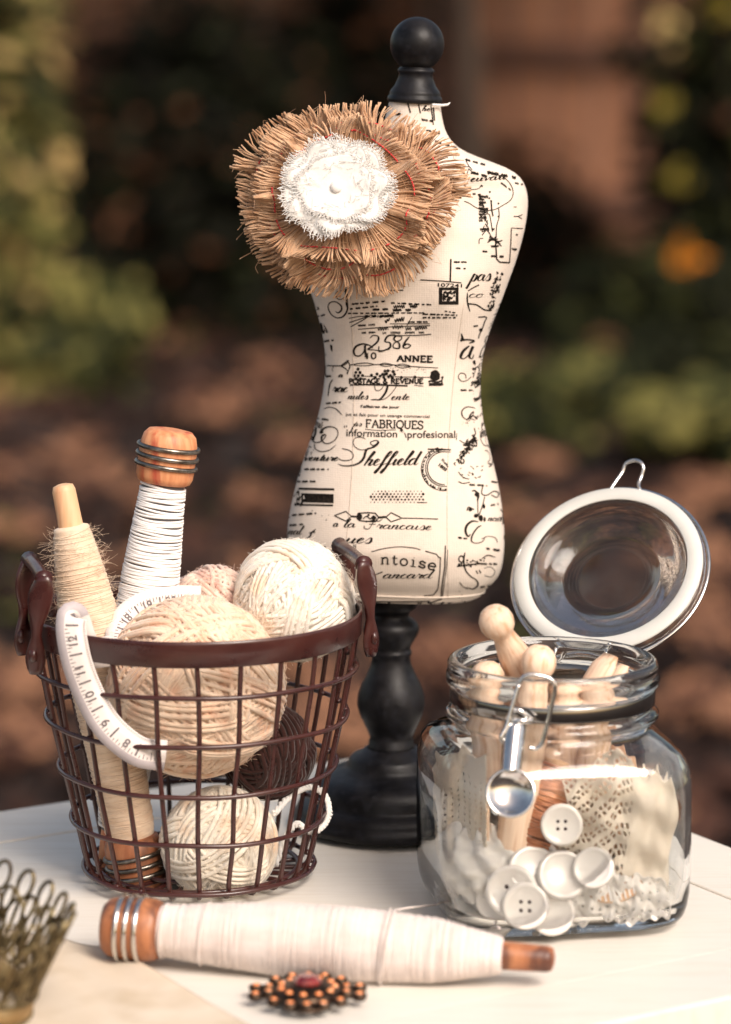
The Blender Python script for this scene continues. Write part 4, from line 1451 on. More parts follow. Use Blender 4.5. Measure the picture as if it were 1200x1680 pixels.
for k in range(NW):
    a = 2 * math.pi * (k + 0.22) / NW
    b = MB()
    pts = [bc(a + random.gauss(0, 0.006), z, brad(z) - 0.0009) for z in (0.1150, 0.0965, 0.0742, 0.0510, 0.0275, 0.010)]
    pts += [bc(a, 0.0042, 0.0495), bc(a, 0.0018, 0.0470), bc(a, 0.0013, 0.042), bc(a, 0.0013, 0.006)]
    b.tube(catmull(pts, 3), 0.00115, 7)
    b.build('upright_wire', enamel, basket)
for r_ in (0.045, 0.030, 0.015):
    b = MB()
    b.tube([bc(2 * math.pi * k / 64, 0.0034, r_) for k in range(64)], 0.0011, 7, closed=True)
    b.build('floor_ring', enamel, basket)


def handle(az, sgn):
    """a bail of two leaf shaped prongs joined by a bar"""
    cdir = V((math.cos(az), math.sin(az), 0))
    td = V((-math.sin(az), math.cos(az), 0))
    h = empty('handle', (0, 0, 0), None, None)
    h.parent = basket
    hw_ = 0.0245
    for s in (-1, 1):
        m = MB()
        base_ = V((BX, BY, 0)) + cdir * (0.0748) + td * (s * hw_ * 0.82)
        n = 18
        sec = []
        for i in range(n + 1):
            t = i / n
            z = 0.1000 + 0.0440 * t
            out = 0.0005 - 0.0040 * t * t
            ww = interp([(0, .0034), (.08, .0055), (.18, .0060), (.28, .0046), (.40, .0026), (.50, .0034), (.62, .0058), (.74, .0072), (.84, .0070), (.93, .0056), (1, .0034)], t)[0]
            c = base_ + cdir * out + V((0, 0, z)) + td * (s * 0.003 * t)
            sec.append((c, ww))
        vs, fs = [], []
        for i, (c, ww) in enumerate(sec):
            for k in range(12):
                a = 2 * math.pi * k / 12
                vs.append(c + cdir * (math.cos(a) * ww * 0.72) + td * (math.cos(a) * ww * -0.35 * s) + (td + cdir * 0.4 * s).normalized() * (math.sin(a) * 0.0019))
        for i in range(n):
            for k in range(12):
                fs.append((i * 12 + k, i * 12 + (k + 1) % 12, (i + 1) * 12 + (k + 1) % 12, (i + 1) * 12 + k))
        fs.append(tuple(range(12))[::-1])
        fs.append(tuple(n * 12 + k for k in range(12)))
        m.add(vs, fs)
        m.lathe([(0.0, -0.001), (0.0034, -0.001), (0.0036, 0.0008), (0.0024, 0.0019), (0.0, 0.0023)], 16, zmat(base_ + V((0, 0, 0.1085)) + cdir * 0.0012, base_ + V((0, 0, 0.1085)) + cdir))
        m.build('prong', enamel, h)
    m = MB()
    tops = [V((BX, BY, 0)) + cdir * (0.0748 - 0.0035) + td * (s * (hw_ * 0.82 + 0.003)) + V((0, 0, 0.1425)) for s in (-1, 1)]
    m.tube([tops[0].lerp(tops[1], k / 12) + V((0, 0, 0.0006 * math.sin(k / 12 * 3.14))) for k in range(13)], [0.0040] + [0.0029] * 11 + [0.0040], 12)
    m.build('grip_bar', enamel, h)


handle(R(14), 1)
handle(R(194), -1)


# ================================================================== YARN
def yarn_ball(label, c, R_, m, seed, rt=0.00118, bundles=52, per=4, fuzz=900, group='balls of yarn in the basket', name='yarn_ball'):
    rn_ = random.Random(seed)
    c = V(c)
    o = empty(name, c, label, 'yarn ball', group)
    b = MB()
    nb = 56
    core = []
    b.lathe([(R_ * 0.955 * math.sin(R(180 * k / 16)), -R_ * 0.955 * math.cos(R(180 * k / 16))) for k in range(17)], 28, Matrix.Translation(c))
    for j in range(bundles):
        ax = V((rn_.gauss(0, 1), rn_.gauss(0, 1), rn_.gauss(0, 1))).normalized()
        x_ = ax.orthogonal().normalized()
        y_ = ax.cross(x_)
        off0 = rn_.uniform(-0.55, 0.30)
        lift = -0.0010 + 0.0036 * (j / bundles) + rn_.uniform(-0.0006, 0.0006)
        a0 = rn_.random() * 6.28
        span = 6.2832 if j < bundles * 0.55 else rn_.uniform(2.2, 4.2)
        n = max(10, int(nb * span / 6.2832))
        for i in range(per):
            off = off0 + i * (rt * 2.05 / R_) + rn_.gauss(0, 0.012)
            if abs(off) > 0.93:
                continue
            w1, p1, w2, p2 = rn_.uniform(0, .030), rn_.random() * 6.28, rn_.uniform(0, .012), rn_.random() * 6.28
            pts = []
            for k in range(n + (0 if span > 6.2 else 1)):
                a = a0 + span * k / n
                of = off + w1 * math.sin(2 * a + p1) + w2 * math.sin(5 * a + p2)
                rr_ = math.sqrt(max(0.02, 1 - of * of))
                d = (x_ * math.cos(a) + y_ * math.sin(a)) * rr_ + ax * of
                e = 1.0
                if span <= 6.2:
                    e = min(1, k / 3, (n - k) / 3)
                pts.append(c + d * (R_ * 0.965 + rt * 0.4 + lift * e - (1 - e) * 0.0012))
            b.tube(pts, rt * rn_.uniform(0.85, 1.15), 5, closed=span > 6.2, cap=False)
    b.build('wound_yarn', m, o)
    f = MB()
    for i in range(fuzz):
        d = V((rn_.gauss(0, 1), rn_.gauss(0, 1), rn_.gauss(0, 1))).normalized()
        t = d.cross(V((rn_.gauss(0, 1), rn_.gauss(0, 1), rn_.gauss(0, 1)))).normalized()
        p0 = c + d * (R_ + 0.0008)
        l = rn_.uniform(0.0016, 0.0052)
        f.tube(catmull([p0 - t * l * 0.5, p0 + d * l * 0.35, p0 + d * l * 0.5 + t * l * 0.6, p0 + d * l * rn_.uniform(0.2, 0.9) + t * l], 2), 0.00008, 3, cap=False)
    f.build('fuzz', m, o)
    return o


c1 = Q(484, 984, -0.045)
yarn_ball('fuzzy cream white yarn ball resting highest, against the right basket handle', c1, 0.0250, y_cream, 61, fuzz=1600)
c2 = Q(322, 1126, -0.080)
yarn_ball('big peach beige yarn ball, largest in the basket front', c2, 0.0378, y_peach, 62, bundles=76, per=5, fuzz=1500)
c3 = Q(352, 995, -0.030)
yarn_ball('rosy beige yarn ball peeping between the big peach and the cream white balls', c3, 0.0165, y_pink, 63, bundles=30, per=4, fuzz=700)
c4 = Q(438, 1232, -0.052)
yarn_ball('dark brown yarn ball low in the basket between paler balls', c4, 0.0190, y_dark, 64, bundles=30, per=5, fuzz=60)
c5 = Q(360, 1384, -0.078)
yb5 = yarn_ball('off white yarn ball on the basket floor with a loose strand looping outside', c5, 0.0232, y_white, 65, fuzz=700)
lp = MB()
pts = [Q(450, 1335, -0.072), Q(470, 1312, -0.06), Q(492, 1296, -0.058), Q(512, 1291, -0.058), Q(533, 1303, -0.060), Q(541, 1325, -0.062), Q(538, 1347, -0.064), Q(524, 1361, -0.066), Q(505, 1364, -0.068), Q(488, 1352, -0.066), Q(470, 1372, -0.066), Q(452, 1420, -0.066)]
cl_ = catmull(pts, 8)
for ph in (0, 2.09, 4.19):
    lp.tube([p + V((math.cos(i * 0.9 + ph), 0.4 * math.sin(i * .9 + ph), math.sin(i * 0.9 + ph))) * 0.00085 for i, p in enumerate(cl_)], 0.0009, 6)
lp.build('loose_strand', cotton, yb5)


# ================================================================== BOBBINS
def bobbin(label, p0, p1, thread, style, wood, wood2, scale=1.0, body=0.0150, group='wooden weaving bobbins', seed=1, ring_m=steel_d, tipr=0.0062, t_end=0.168, name='weaving_bobbin'):
    """p0 head end, p1 tip end"""
    rn_ = random.Random(seed)
    p0, p1 = V(p0), V(p1)
    M = zmat(p0, p1)
    L = (p1 - p0).length
    s = L / 0.19
    o = empty(name, p0, label, 'bobbin', group)
    hd = MB()
    hd.lathe([(0.0, 0.0008), (0.0060, 0.0), (0.0098, 0.0006), (0.0118, 0.0028), (0.0126, 0.0060), (0.0130, 0.0085), (0.0130, 0.0175), (0.0128, 0.0215), (0.0118, 0.0238), (0.0102, 0.0246), (0.0085, 0.0246)], 40, M)
    hd.build('head', wood, o)
    for k in range(3):
        b_ = MB()
        z = 0.0080 + k * 0.0042
        b_.tube([M @ V((0.0134 * math.cos(6.2832 * i / 48), 0.0134 * math.sin(6.2832 * i / 48), z + 0.0003 * math.sin(6.28 * i / 48 + k))) for i in range(48)], 0.0011, 8, closed=True)
        b_.build('metal_ring', ring_m, o)
    tp = MB()
    tp.lathe([(0.0085, 0.0246), (0.009, 0.05), (tipr + 0.0006, 0.16 * s), (tipr, L - 0.003), (tipr * 0.86, L - 0.0008), (tipr * 0.4, L), (0.0, L - 0.0015)], 28, M)
    tp.build('shaft', wood2, o)
    t_end = t_end * s
    th_ = MB()
    prof_ = [(0.0240, 0.0104), (0.030, 0.0108), (0.05 * s, 0.0128 * body / 0.0150), (0.075 * s, body), (0.110 * s, body), (0.140 * s, body * 0.88), (t_end, tipr + 0.0022), (t_end + 0.001, tipr)]
    if style == 'cone':
        prof_ = [(0.0240, 0.0104), (0.030, 0.0112), (0.06 * s, 0.0122), (0.095 * s, body), (0.130 * s, body * 0.97), (t_end - 0.012, 0.0098), (t_end, 0.0078), (t_end + 0.001, tipr)]
    if style == 'twine':
        prof_ = [(0.0240, 0.0098), (0.030, 0.0100), (0.06 * s, 0.0126), (0.095 * s, body), (0.120 * s, body), (0.145 * s, body * 0.8), (t_end, tipr + 0.0012)]
    if style == 'twine':
        u = MB()
        u.lathe([(interp(prof_, z)[0] - 0.0006, z) for z in [0.0245 + (t_end - 0.0245) * k / 30 for k in range(31)]], 32, M)
        u.build('core_wrap', grey_under, o)
        z = 0.0250
        while z < t_end - 0.002:
            tl, ph = rn_.gauss(0, 0.0005), rn_.random() * 6.28
            z += rn_.choice((0.0006, 0.0007, 0.0008, 0.0009)) if z > 0.05 else rn_.choice((0.0007, 0.0008, 0.0010, 0.0014))
            r_ = interp(prof_, z)[0]
            rt = rn_.uniform(0.00058, 0.00072)
            th_.tube([M @ V(((r_ + 0.0001 * math.sin(3 * a + ph)) * math.cos(a), (r_) * math.sin(a), z + tl * math.cos(a + ph) + 0.00035 * math.sin(2 * a + ph * 2))) for a in [6.2832 * i / 44 for i in range(44)]], rt, 5, closed=True)
    else:
        zs_ = [prof_[0][0] + (prof_[-1][0] - prof_[0][0]) * k / 150 for k in range(151)]
        th_.lathe([(interp(prof_, z)[0] + rn_.uniform(-.00008, .00008), z) for z in zs_], 56, M)
        # separate outer turns of thread over the smooth winding
        nt_ = 120
        for i in range(nt_):
            z = prof_[0][0] + 0.001 + (prof_[-1][0] - prof_[0][0] - 0.003) * (i + rn_.uniform(-.4, .4)) / nt_
            tl, ph = rn_.gauss(0, 0.0010), rn_.random() * 6.28
            pts_ = []
            for k in range(36):
                a = 6.2832 * k / 36
                zz_ = min(max(z + tl * math.cos(a + ph), prof_[0][0]), prof_[-1][0] - 0.001)
                r_ = interp(prof_, zz_)[0] + 0.00008 + 0.00015 * math.sin(z * 210) * math.sin(z * 77)
                pts_.append(M @ V((r_ * math.cos(a), r_ * math.sin(a), zz_)))
            th_.tube(pts_, 0.00030, 4, closed=True)
    t_o = th_.build('thread_winding', thread, o)
    if style == 'cone':
        f = MB()
        for i in range(900):
            z = rn_.uniform(t_end * 0.62, t_end)
            a = rn_.random() * 6.28
            r_ = interp(prof_, z)[0]
            p_ = M @ V((r_ * math.cos(a), r_ * math.sin(a), z))
            d = (M.to_3x3() @ V((math.cos(a), math.sin(a), 0)))
            t = V((rn_.gauss(0, 1), rn_.gauss(0, 1), rn_.gauss(0, 1))).normalized()
            l = rn_.uniform(0.002, 0.006)
            f.tube(catmull([p_, p_ + d * l * .5 + t * l * .3, p_ + d * l * .7 + t * l * .8], 2), 0.00005, 3, cap=False)
        f.build('fuzz', thread, t_o)
    return o, M


bobbin('cream thread bobbin leaning left in the basket, bare wooden tip up', Q(232, 1458, -0.072), Q(103, 794, -0.066), cream_t, 'cone', wood_d, wood_t, body=0.0136, seed=71, tipr=0.0052, t_end=0.170)
bobbin('white twine bobbin standing in the basket with its ringed orange head up', Q(281, 704, -0.045), Q(178, 1446, -0.052), white_t, 'twine', wood_o, wood_o, body=0.0142, seed=72, tipr=0.0060)
pA, pB = P(170, 1520, 0.0137), P(910, 1574, 0.0100)
fb, FMx = bobbin('blush white thread bobbin lying on the table in front of the basket', pA, pB, pink_t, 'full', wood_d, wood_d, body=0.0150, seed=73, tipr=0.0054, ring_m=steel)
lt = MB()


def surf_thread(z, ph=0):
    pass


for zq, tl in ((0.118, 0.0012), (0.1195, 0.0020), (0.043, 0.001), (0.026, 0.0005)):
    r_ = 0.0151 if zq > 0.1 else (0.0125 if zq > 0.04 else 0.0108)
    lt.tube([FMx @ V(((r_ + 0.0004) * math.cos(a), (r_ + 0.0004) * math.sin(a), zq + tl * math.sin(a))) for a in [6.2832 * i / 48 for i in range(48)]], 0.00042, 5, closed=True)
lt.tube(catmull([P(262, 1548, 0.002), P(268, 1558, 0.0008), P(320, 1562, 0.0006), P(380, 1576, 0.0006), P(430, 1590, 0.0006), P(500, 1597, 0.0006), P(560, 1600, 0.0006)], 8), 0.00045, 5)
lt.tube(catmull([P(262, 1540, 0.004), P(262, 1562, 0.0008), P(330, 1572, 0.0006), P(400, 1587, 0.0006), P(450, 1596, 0.0006)], 8), 0.00045, 5)
lt.tube(catmull([P(632, 1500, 0.022), P(655, 1492, 0.014), P(690, 1487, 0.006), P(725, 1484, 0.0035), P(752, 1490, 0.003), P(790, 1505, 0.004), P(820, 1523, 0.007)], 8), 0.00055, 5)
lt.build('loose_thread', pink_t, fb)

# ================================================================== MEASURING TAPE
tape = empty('measuring_tape', Q(150, 1060, -0.12), 'white cloth measuring tape draped over the basket rim', 'measuring tape')
# centre line and width direction (both in space)
az0 = [R(d) for d in (208, 213, 219, 226, 234, 243)]


def oc(deg, z, off):
    return bc(R(deg), z, brad(z) + off)


cpts = [(Q(330, 985, -0.050), 78), (Q(288, 985, -0.056), 74), (Q(246, 992, -0.064), 62), (Q(214, 1010, -0.071), 40), (Q(199, 1036, -0.078), 15), (Q(197, 1058, -0.086), 0),
(Q(188, 1066, -0.096), -10), (oc(230, 0.1125, -0.006), -18), (oc(229, 0.118, -0.0030), -18), (oc(228, 0.1275, -0.0005), -18), (oc(229, 0.1290, 0.0026), -18), (oc(230, 0.122, 0.0042), -16), (oc(232, 0.110, 0.0046), -10), (oc(234.5, 0.098, 0.0042), 0), (oc(239, 0.086, 0.0040), 10),
        (oc(245, 0.0775, 0.0032), 28), (oc(252, 0.0715, 0.0012), 50), (oc(260, 0.0690, -0.005), 62)]
cc = catmull([p for p, _ in cpts], 10)
aa = [v_.x for v_ in catmull([V((d, 0, 0)) for _, d in cpts], 10)]
TW = 0.0066


def tape_frame(i):
    p = cc[i]
    t = (cc[min(i + 1, len(cc) - 1)] - cc[max(i - 1, 0)]).normalized()
    vdir = (CAM - p).normalized()
    outw = V((p.x - BX, p.y - BY, 0)).normalized()
    nn = (vdir * 0.75 + outw * 0.25) if i > 80 else vdir
    wd_ = t.cross(nn)
    wd_.normalize()
    nn = wd_.cross(t).normalized()
    return p, t, wd_, nn


sd_ = [tape_frame(i) for i in range(len(cc))]
# keep width directions coherent
for i in range(1, len(sd_)):
    if sd_[i][2].dot(sd_[i - 1][2]) < 0:
        p, t, w_, n_ = sd_[i]
        sd_[i] = (p, t, -w_, n_)
for _ in range(6):
    new = []
    for i, (p, t, w_, n_) in enumerate(sd_):
        a, c_ = sd_[max(i - 1, 0)][2], sd_[min(i + 1, len(sd_) - 1)][2]
        ww = (a + w_ * 2 + c_)
        ww = (ww - t * ww.dot(t)).normalized()
        nn = ww.cross(t).normalized()
        if nn.dot((CAM - p)) < 0:
            nn = -nn
        new.append((p, t, ww, nn))
    sd_ = new
rb = MB()
sgnw = 1 if sd_[-30][2].x > 0 else -1
cols = [(-1.0, 0), (-0.42, 0), (1.0, 0)]
vs, fs, ms = [], [], []
ks = [-1.0, -0.45, 0.2, 1.0]
for (p, t, w_, n_) in sd_:
    for k in ks:
        vs.append(p + w_ * (k * TW * sgnw) + n_ * 0.0003 * (1 - k * k))
n4 = len(ks)
rb2 = MB()
for i in range(len(sd_) - 1):
    for k in range(n4 - 1):
        fs.append((i * n4 + k, i * n4 + k + 1, (i + 1) * n4 + k + 1, (i + 1) * n4 + k))
        ms.append(1 if (k == 0 and i > 90) else 0)
rb.add(vs, fs)
rb.m = ms
rb.build('tape_band', [tape_m, tape_g], tape, solid=0.00022)
nm = MB()
nm_in = nm
nm_out = MB()


def tape_pt(s, q, off=0.00055):
    """s index (float) along, q -1..1 across"""
    i = max(0, min(len(sd_) - 2, int(s)))
    f = s - i
    p = sd_[i][0].lerp(sd_[i + 1][0], f)
    w_ = sd_[i][2].lerp(sd_[i + 1][2], f)
    n_ = sd_[i][3].lerp(sd_[i + 1][3], f)
    return p + w_ * (q * TW * sgnw) + n_ * off


dist = [0]
for a, b_ in zip(cc, cc[1:]):
    dist.append(dist[-1] + (b_ - a).length)


def at_len(l):
    for i in range(len(dist) - 1):
        if dist[i + 1] >= l:
            return i + (l - dist[i]) / max(1e-9, dist[i + 1] - dist[i])
    return len(dist) - 1.001


def tape_text(s, l0, flip=1):
    cu = bpy.data.curves.new('t', 'FONT')
    cu.body = s
    cu.size = 0.0054
    cu.offset = 0.00012
    cu.align_x = 'CENTER'
    ob = bpy.data.objects.new('t', cu)
    col.objects.link(ob)
    dg = bpy.context.evaluated_depsgraph_get()
    me = ob.evaluated_get(dg).to_mesh()
    vv = [v_.co.copy() for v_ in me.vertices]
    ff = [tuple(p_.vertices) for p_ in me.polygons]
    ob.evaluated_get(dg).to_mesh_clear()
    bpy.data.objects.remove(ob)
    bpy.data.curves.remove(cu)
    nm.add([tape_pt(at_len(l0 + flip * v_.x), flip * (v_.y - 0.0015) / TW + (0.05 if l0 < 0.09 else 0.1)) for v_ in vv], ff)


def tape_bar(l0, q0, q1, w_=0.0004):
    n = 4
    for k in range(n):
        a, b_ = q0 + (q1 - q0) * k / n, q0 + (q1 - q0) * (k + 1) / n
        nm.add([tape_pt(at_len(l0 - w_), a), tape_pt(at_len(l0 + w_), a), tape_pt(at_len(l0 + w_), b_), tape_pt(at_len(l0 - w_), b_)], [(0, 1, 2, 3)])


Ltot = dist[-1]
lr = dist[80]
k = 0
TXTFLIP = -1
step = 0.0127
lab = 21
l = 0.006
while l < Ltot - 0.004:
    nm = nm_in if l < dist[70] else nm_out
    if l < dist[42] or l > dist[98]:
        tape_text(str(lab), l - 0.0035 * TXTFLIP * -1, TXTFLIP)
        tape_bar(l + 0.0022, -0.35, 0.5)
        for m_ in range(1, 8):
            tape_bar(l + 0.0022 + m_ * step / 8, -0.40, -0.22 if m_ % 2 else (-0.08 if m_ != 4 else 0.12), 0.00016)
        for m_ in range(0, 12):
            tape_bar(l + m_ * step / 12, 0.80, 0.95, 0.00014)
    l += step
    lab -= 1
tink = mat('tape_ink', (0.10, 0.085, 0.09), 0.8, c2=(0.2, 0.17, 0.17), ns=500)
nm_in.build('tape_marking', tink, tape, smooth=False)
nm_out.build('tape_marking', tink, tape, smooth=False)

# ================================================================== BROOCH
brc = P(505, 1621, 0.004)
brooch = empty('brooch', brc, 'bronze flower brooch set with orange stones around a dark red one', 'brooch')
pl_ = MB()
BR = 0.0225


def bp2(a, r_, z=0.0):
    return V((brc.x + r_ * math.cos(a), brc.y + r_ * math.sin(a), z))


stones = []
for k in range(4):
    a = R(k * 90)
for k in range(8):
    a = R(k * 45 + 22.5 * 0)
    if k in (2, 6):
        for st_ in (-0.36, 0, 0.36):
            stones.append((a + st_, 0.0185, 0.0020))
    elif k in (0, 4):
        for st_ in (-0.24, 0.24):
            stones.append((a + st_, 0.0212, 0.0020))
            stones.append((a + st_ * 0.9, 0.0158, 0.0018))
    else:
        stones.append((a, 0.0185, 0.0019))
pl_.lathe([(0.0, 0.0005), (0.0135, 0.0005), (0.0140, 0.0020), (0.0125, 0.0034), (0.0080, 0.0052), (0.0068, 0.0060), (0.0, 0.0060)], 40, Matrix.Translation((brc.x, brc.y, 0.0005)))
for (a, r_, sr) in stones:
    z = 0.0026 + 0.0010 * (0.022 - r_) / 0.01
    c = bp2(a, r_, z)
    pl_.lathe([(0.0, -0.0018), (sr * 1.25, -0.0018), (sr * 1.55, -0.0002), (sr * 1.45, 0.0006), (sr * 0.95, 0.0011), (0.0, 0.0007)], 14, Matrix.Translation(c))
    pl_.tube([bp2(a, 0.0125, 0.0024), bp2(a, r_, z - 0.0008)], 0.0012, 6)
for k in (1, 3):
    a = R(k * 90)
    pl_.tube(catmull([bp2(a + R(-34), 0.0135, 0.0022), bp2(a + R(-24), 0.0195, 0.0018), bp2(a, 0.0215, 0.0016), bp2(a + R(24), 0.0195, 0.0018), bp2(a + R(34), 0.0135, 0.0022)], 8), 0.0008, 6)
pl_.build('setting', bronze, brooch)
for (a, r_, sr) in stones:
    z = 0.0026 + 0.0010 * (0.022 - r_) / 0.01
    s_ = MB()
    s_.lathe([(sr * 0.78 * math.cos(R(t * 18)), sr * 0.6 * math.sin(R(t * 18))) for t in range(6)], 12, Matrix.Translation(bp2(a, r_, z + 0.0006)))
    s_.build('orange_stone', gem_o, brooch)
for k in range(11):
    s_ = MB()
    s_.lathe([(0.00150 * math.cos(R(t * 18)), 0.0013 * math.sin(R(t * 18))) for t in range(6)], 12, Matrix.Translation(bp2(2 * math.pi * k / 11, 0.0108, 0.0046)))
    s_.build('orange_stone', gem_o, brooch)
s_ = MB()
s_.lathe([(0.0058, 0.0), (0.0058, 0.0008), (0.0048, 0.0022), (0.0030, 0.0030), (0.0, 0.0031)], 10, Matrix.Translation((brc.x, brc.y, 0.0064)))
s_.build('centre_stone', gem_r, brooch, smooth=False)

# ================================================================== PARCHMENT + FILIGREE
pp = MB()
pc = [P(95, 1537, 0), P(185, 1563, 0), P(408, 1688, 0), P(420, 1760, 0), P(-60, 1800, 0), P(-160, 1560, 0)]


def paper_fn(u, v):
    a = pc[0].lerp(pc[2], u) if False else None
    top = (P(-150, 1500, 0).lerp(P(190, 1562, 0), u))
    bot = (P(-120, 1850, 0).lerp(P(640, 1815, 0), u))
    q = top.lerp(bot, v)
    q.z = 0.0006 + 0.0010 * abs(math.sin(u * 7 + v * 3)) * math.sin(v * 5 + 1) ** 2 + 0.0006 * math.sin(u * 15) ** 2
    return q


pp.grid(paper_fn, 40, 30)
tag(pp.build('parchment_sheet', paper, solid=0.0003, org=P(200, 1620, 0)), 'tan parchment sheet lying under the brass filigree', 'paper')

cx0, cy0 = P(-100, 1672, 0)[:2]
crown = empty('filigree_crown', (cx0, cy0, 0), 'antique brass filigree crown of open loops at the table corner', 'ornament')
CR = 0.0345
CT = Matrix.Translation((cx0 + CR, cy0, 0)) @ Matrix.Rotation(R(17), 4, 'Y') @ Matrix.Translation((-cx0 - CR, -cy0, 0))


def crp(a, h, out=0.0):
    r_ = CR + out
    return CT @ V((cx0 + r_ * math.cos(a), cy0 + r_ * math.sin(a), 0.0012 + h))


bd = MB()
bd.lathe([(CR - 0.0006, 0.0008), (CR + 0.0006, 0.0008), (CR + 0.0009, 0.0095), (CR - 0.0003, 0.0095)], 72, CT @ Matrix.Translation((cx0, cy0, 0)), closed=True)
bd.build('band', brass_l, crown)
bd = MB()
for k in range(120):
    a = 2 * math.pi * k / 120
    for hh_ in (0.0008, 0.0095):
        c = crp(a, hh_, 0.0008)
        bd.lathe([(0.0009 * math.sin(R(45 * t)), -0.0009 * math.cos(R(45 * t))) for t in range(5)], 7, Matrix.Translation(c))
bd.build('beaded_edge', brass, crown)
NL = 23
for k in range(NL):
    a = 2 * math.pi * k / NL
    da = 2 * math.pi / NL
    m = MB()
    fl = lambda h: (h - 0.010) * 0.26

    def c_(u, h):
        return crp(a + u * da, 0.010 + (h - 0.010) * 1.6, fl(h))
    r_ = 0.00075
    for s in (-1, 1):
        m.tube(catmull([c_(0, 0.010), c_(s * .16, 0.014), c_(s * .36, 0.019), c_(s * .30, 0.0225), c_(s * .12, 0.0245)], 5), r_, 6)
        m.tube(catmull([c_(s * .10, 0.010), c_(s * .48, 0.013), c_(s * .50, 0.018), c_(s * .42, 0.021), c_(s * .30, 0.018), c_(s * .36, 0.0145)], 5), r_ * .9, 6)
    m.tube(catmull([c_(0, 0.010), c_(0, 0.018), c_(0, 0.0255)], 4), r_ * 1.1, 6)
    m.tube([c_(0.30 * math.cos(t), 0.0285 + 0.0036 * math.sin(t)) for t in [6.2832 * i / 18 for i in range(18)]], r_ * 1.15, 6, closed=True)
    m.tube([c_(0.5 + 0.20 * math.cos(t), 0.0238 + 0.0030 * math.sin(t)) for t in [6.2832 * i / 14 for i in range(14)]], r_, 6, closed=True)
    for (u, h, q) in ((0, 0.0245, 1.5), (0, 0.0105, 1.6), (.5, 0.0125, 1.3), (.5, 0.0202, 1.1)):
        m.lathe([(0.0009 * q * math.sin(R(36 * t)), -0.0009 * q * math.cos(R(36 * t))) for t in range(6)], 8, Matrix.Translation(c_(u, h)))
    m.build('filigree_loop', brass, crown)

# ================================================================== GLASS JAR
JX, JY = 0.0808, -0.1085
JR = R(10)
jar = empty('glass_jar', (JX, JY, 0), 'square shouldered clip top glass jar of pegs, buttons and lace, lid open', 'jar')


def jring(z, r_, sq, n=96):
    out = []
    for k in range(n):
        a = 2 * math.pi * k / n
        c_, s_ = math.cos(a), math.sin(a)
        e = 2 + 3.1 * sq
        rho = r_ / (abs(c_) ** e + abs(s_) ** e) ** (1 / e)
        x_, y_ = rho * c_, rho * s_
        out.append(V((JX + x_ * math.cos(JR) - y_ * math.sin(JR), JY + x_ * math.sin(JR) + y_ * math.cos(JR), z)))
    return out


outer = [(0.0015, 0.020, .6), (0.0006, 0.040, .9), (0.0006, 0.0440, 1), (0.0016, 0.0464, 1), (0.0045, 0.0480, 1), (0.0085, 0.0490, 1), (0.014, 0.0496, 1), (0.022, 0.0498, 1), (0.034, 0.0499, 1), (0.046, 0.0499, 1), (0.056, 0.0498, 1), (0.0635, 0.0495, 1), (0.0685, 0.0482, 1),
         (0.0720, 0.0462, .85), (0.0745, 0.0442, .6), (0.0765, 0.0426, .3), (0.0780, 0.0418, .1), (0.0792, 0.0416, 0), (0.0802, 0.0424, 0), (0.0814, 0.0446, 0), (0.0828, 0.0460, 0), (0.0845, 0.0460, 0), (0.0857, 0.0446, 0), (0.0866, 0.0434, 0),
         (0.0880, 0.0430, 0), (0.0940, 0.0430, 0), (0.0956, 0.0436, 0), (0.0964, 0.0450, 0), (0.0975, 0.0459, 0), (0.0995, 0.0462, 0), (0.1015, 0.0459, 0), (0.1028, 0.0452, 0), (0.1040, 0.0456, 0), (0.1056, 0.0455, 0), (0.1070, 0.0446, 0), (0.1077, 0.0432, 0)]
inner = [(0.1074, 0.0416, 0), (0.1062, 0.0404, 0), (0.1040, 0.0396, 0), (0.098, 0.0392, 0), (0.088, 0.0390, 0), (0.0800, 0.0388, 0), (0.0772, 0.0398, .1), (0.0745, 0.0420, .5), (0.0705, 0.0448, .85), (0.0660, 0.0468, 1), (0.058, 0.0478, 1), (0.040, 0.0480, 1),
         (0.022, 0.0479, 1), (0.012, 0.0472, 1), (0.0075, 0.0452, 1), (0.0050, 0.0410, 1), (0.0046, 0.034, .9), (0.0048, 0.018, .5)]
jb = MB()
zl = lambda z: z + 0.0022 * min(1, max(0, (z - 0.05) / 0.03))
rings = [jring(zl(z), r_ * (1 + 0.088 * min(1, q * 1.2)), q) for z, r_, q in outer + inner]
n = 96
vs = [p for r_ in rings for p in r_]
fs = [(i * n + k, i * n + (k + 1) % n, (i + 1) * n + (k + 1) % n, (i + 1) * n + k) for i in range(len(rings) - 1) for k in range(n)]
vs += [V((JX, JY, 0.0018)), V((JX, JY, 0.0058))]
c0_, c1_ = len(vs) - 2, len(vs) - 1
fs += [(c0_, (k + 1) % n, k) for k in range(n)]
b_ = (len(rings) - 1) * n
fs += [(c1_, b_ + k, b_ + (k + 1) % n) for k in range(n)]
jb.add(vs, fs)
jb.build('glass_body', glass, jar)
bn = MB()
bn.lathe([(0.0434, 0.0888), (0.0441, 0.0885), (0.0444, 0.0892), (0.0444, 0.0948), (0.0441, 0.0954), (0.0434, 0.0951)], 96, Matrix.Translation((JX, JY, 0.0022)), closed=True)
bn.build('neck_band', mat('dark_steel_band', (0.30, 0.29, 0.28), 0.12, 1.0, c2=(0.22, 0.21, 0.2), ns=60), jar)

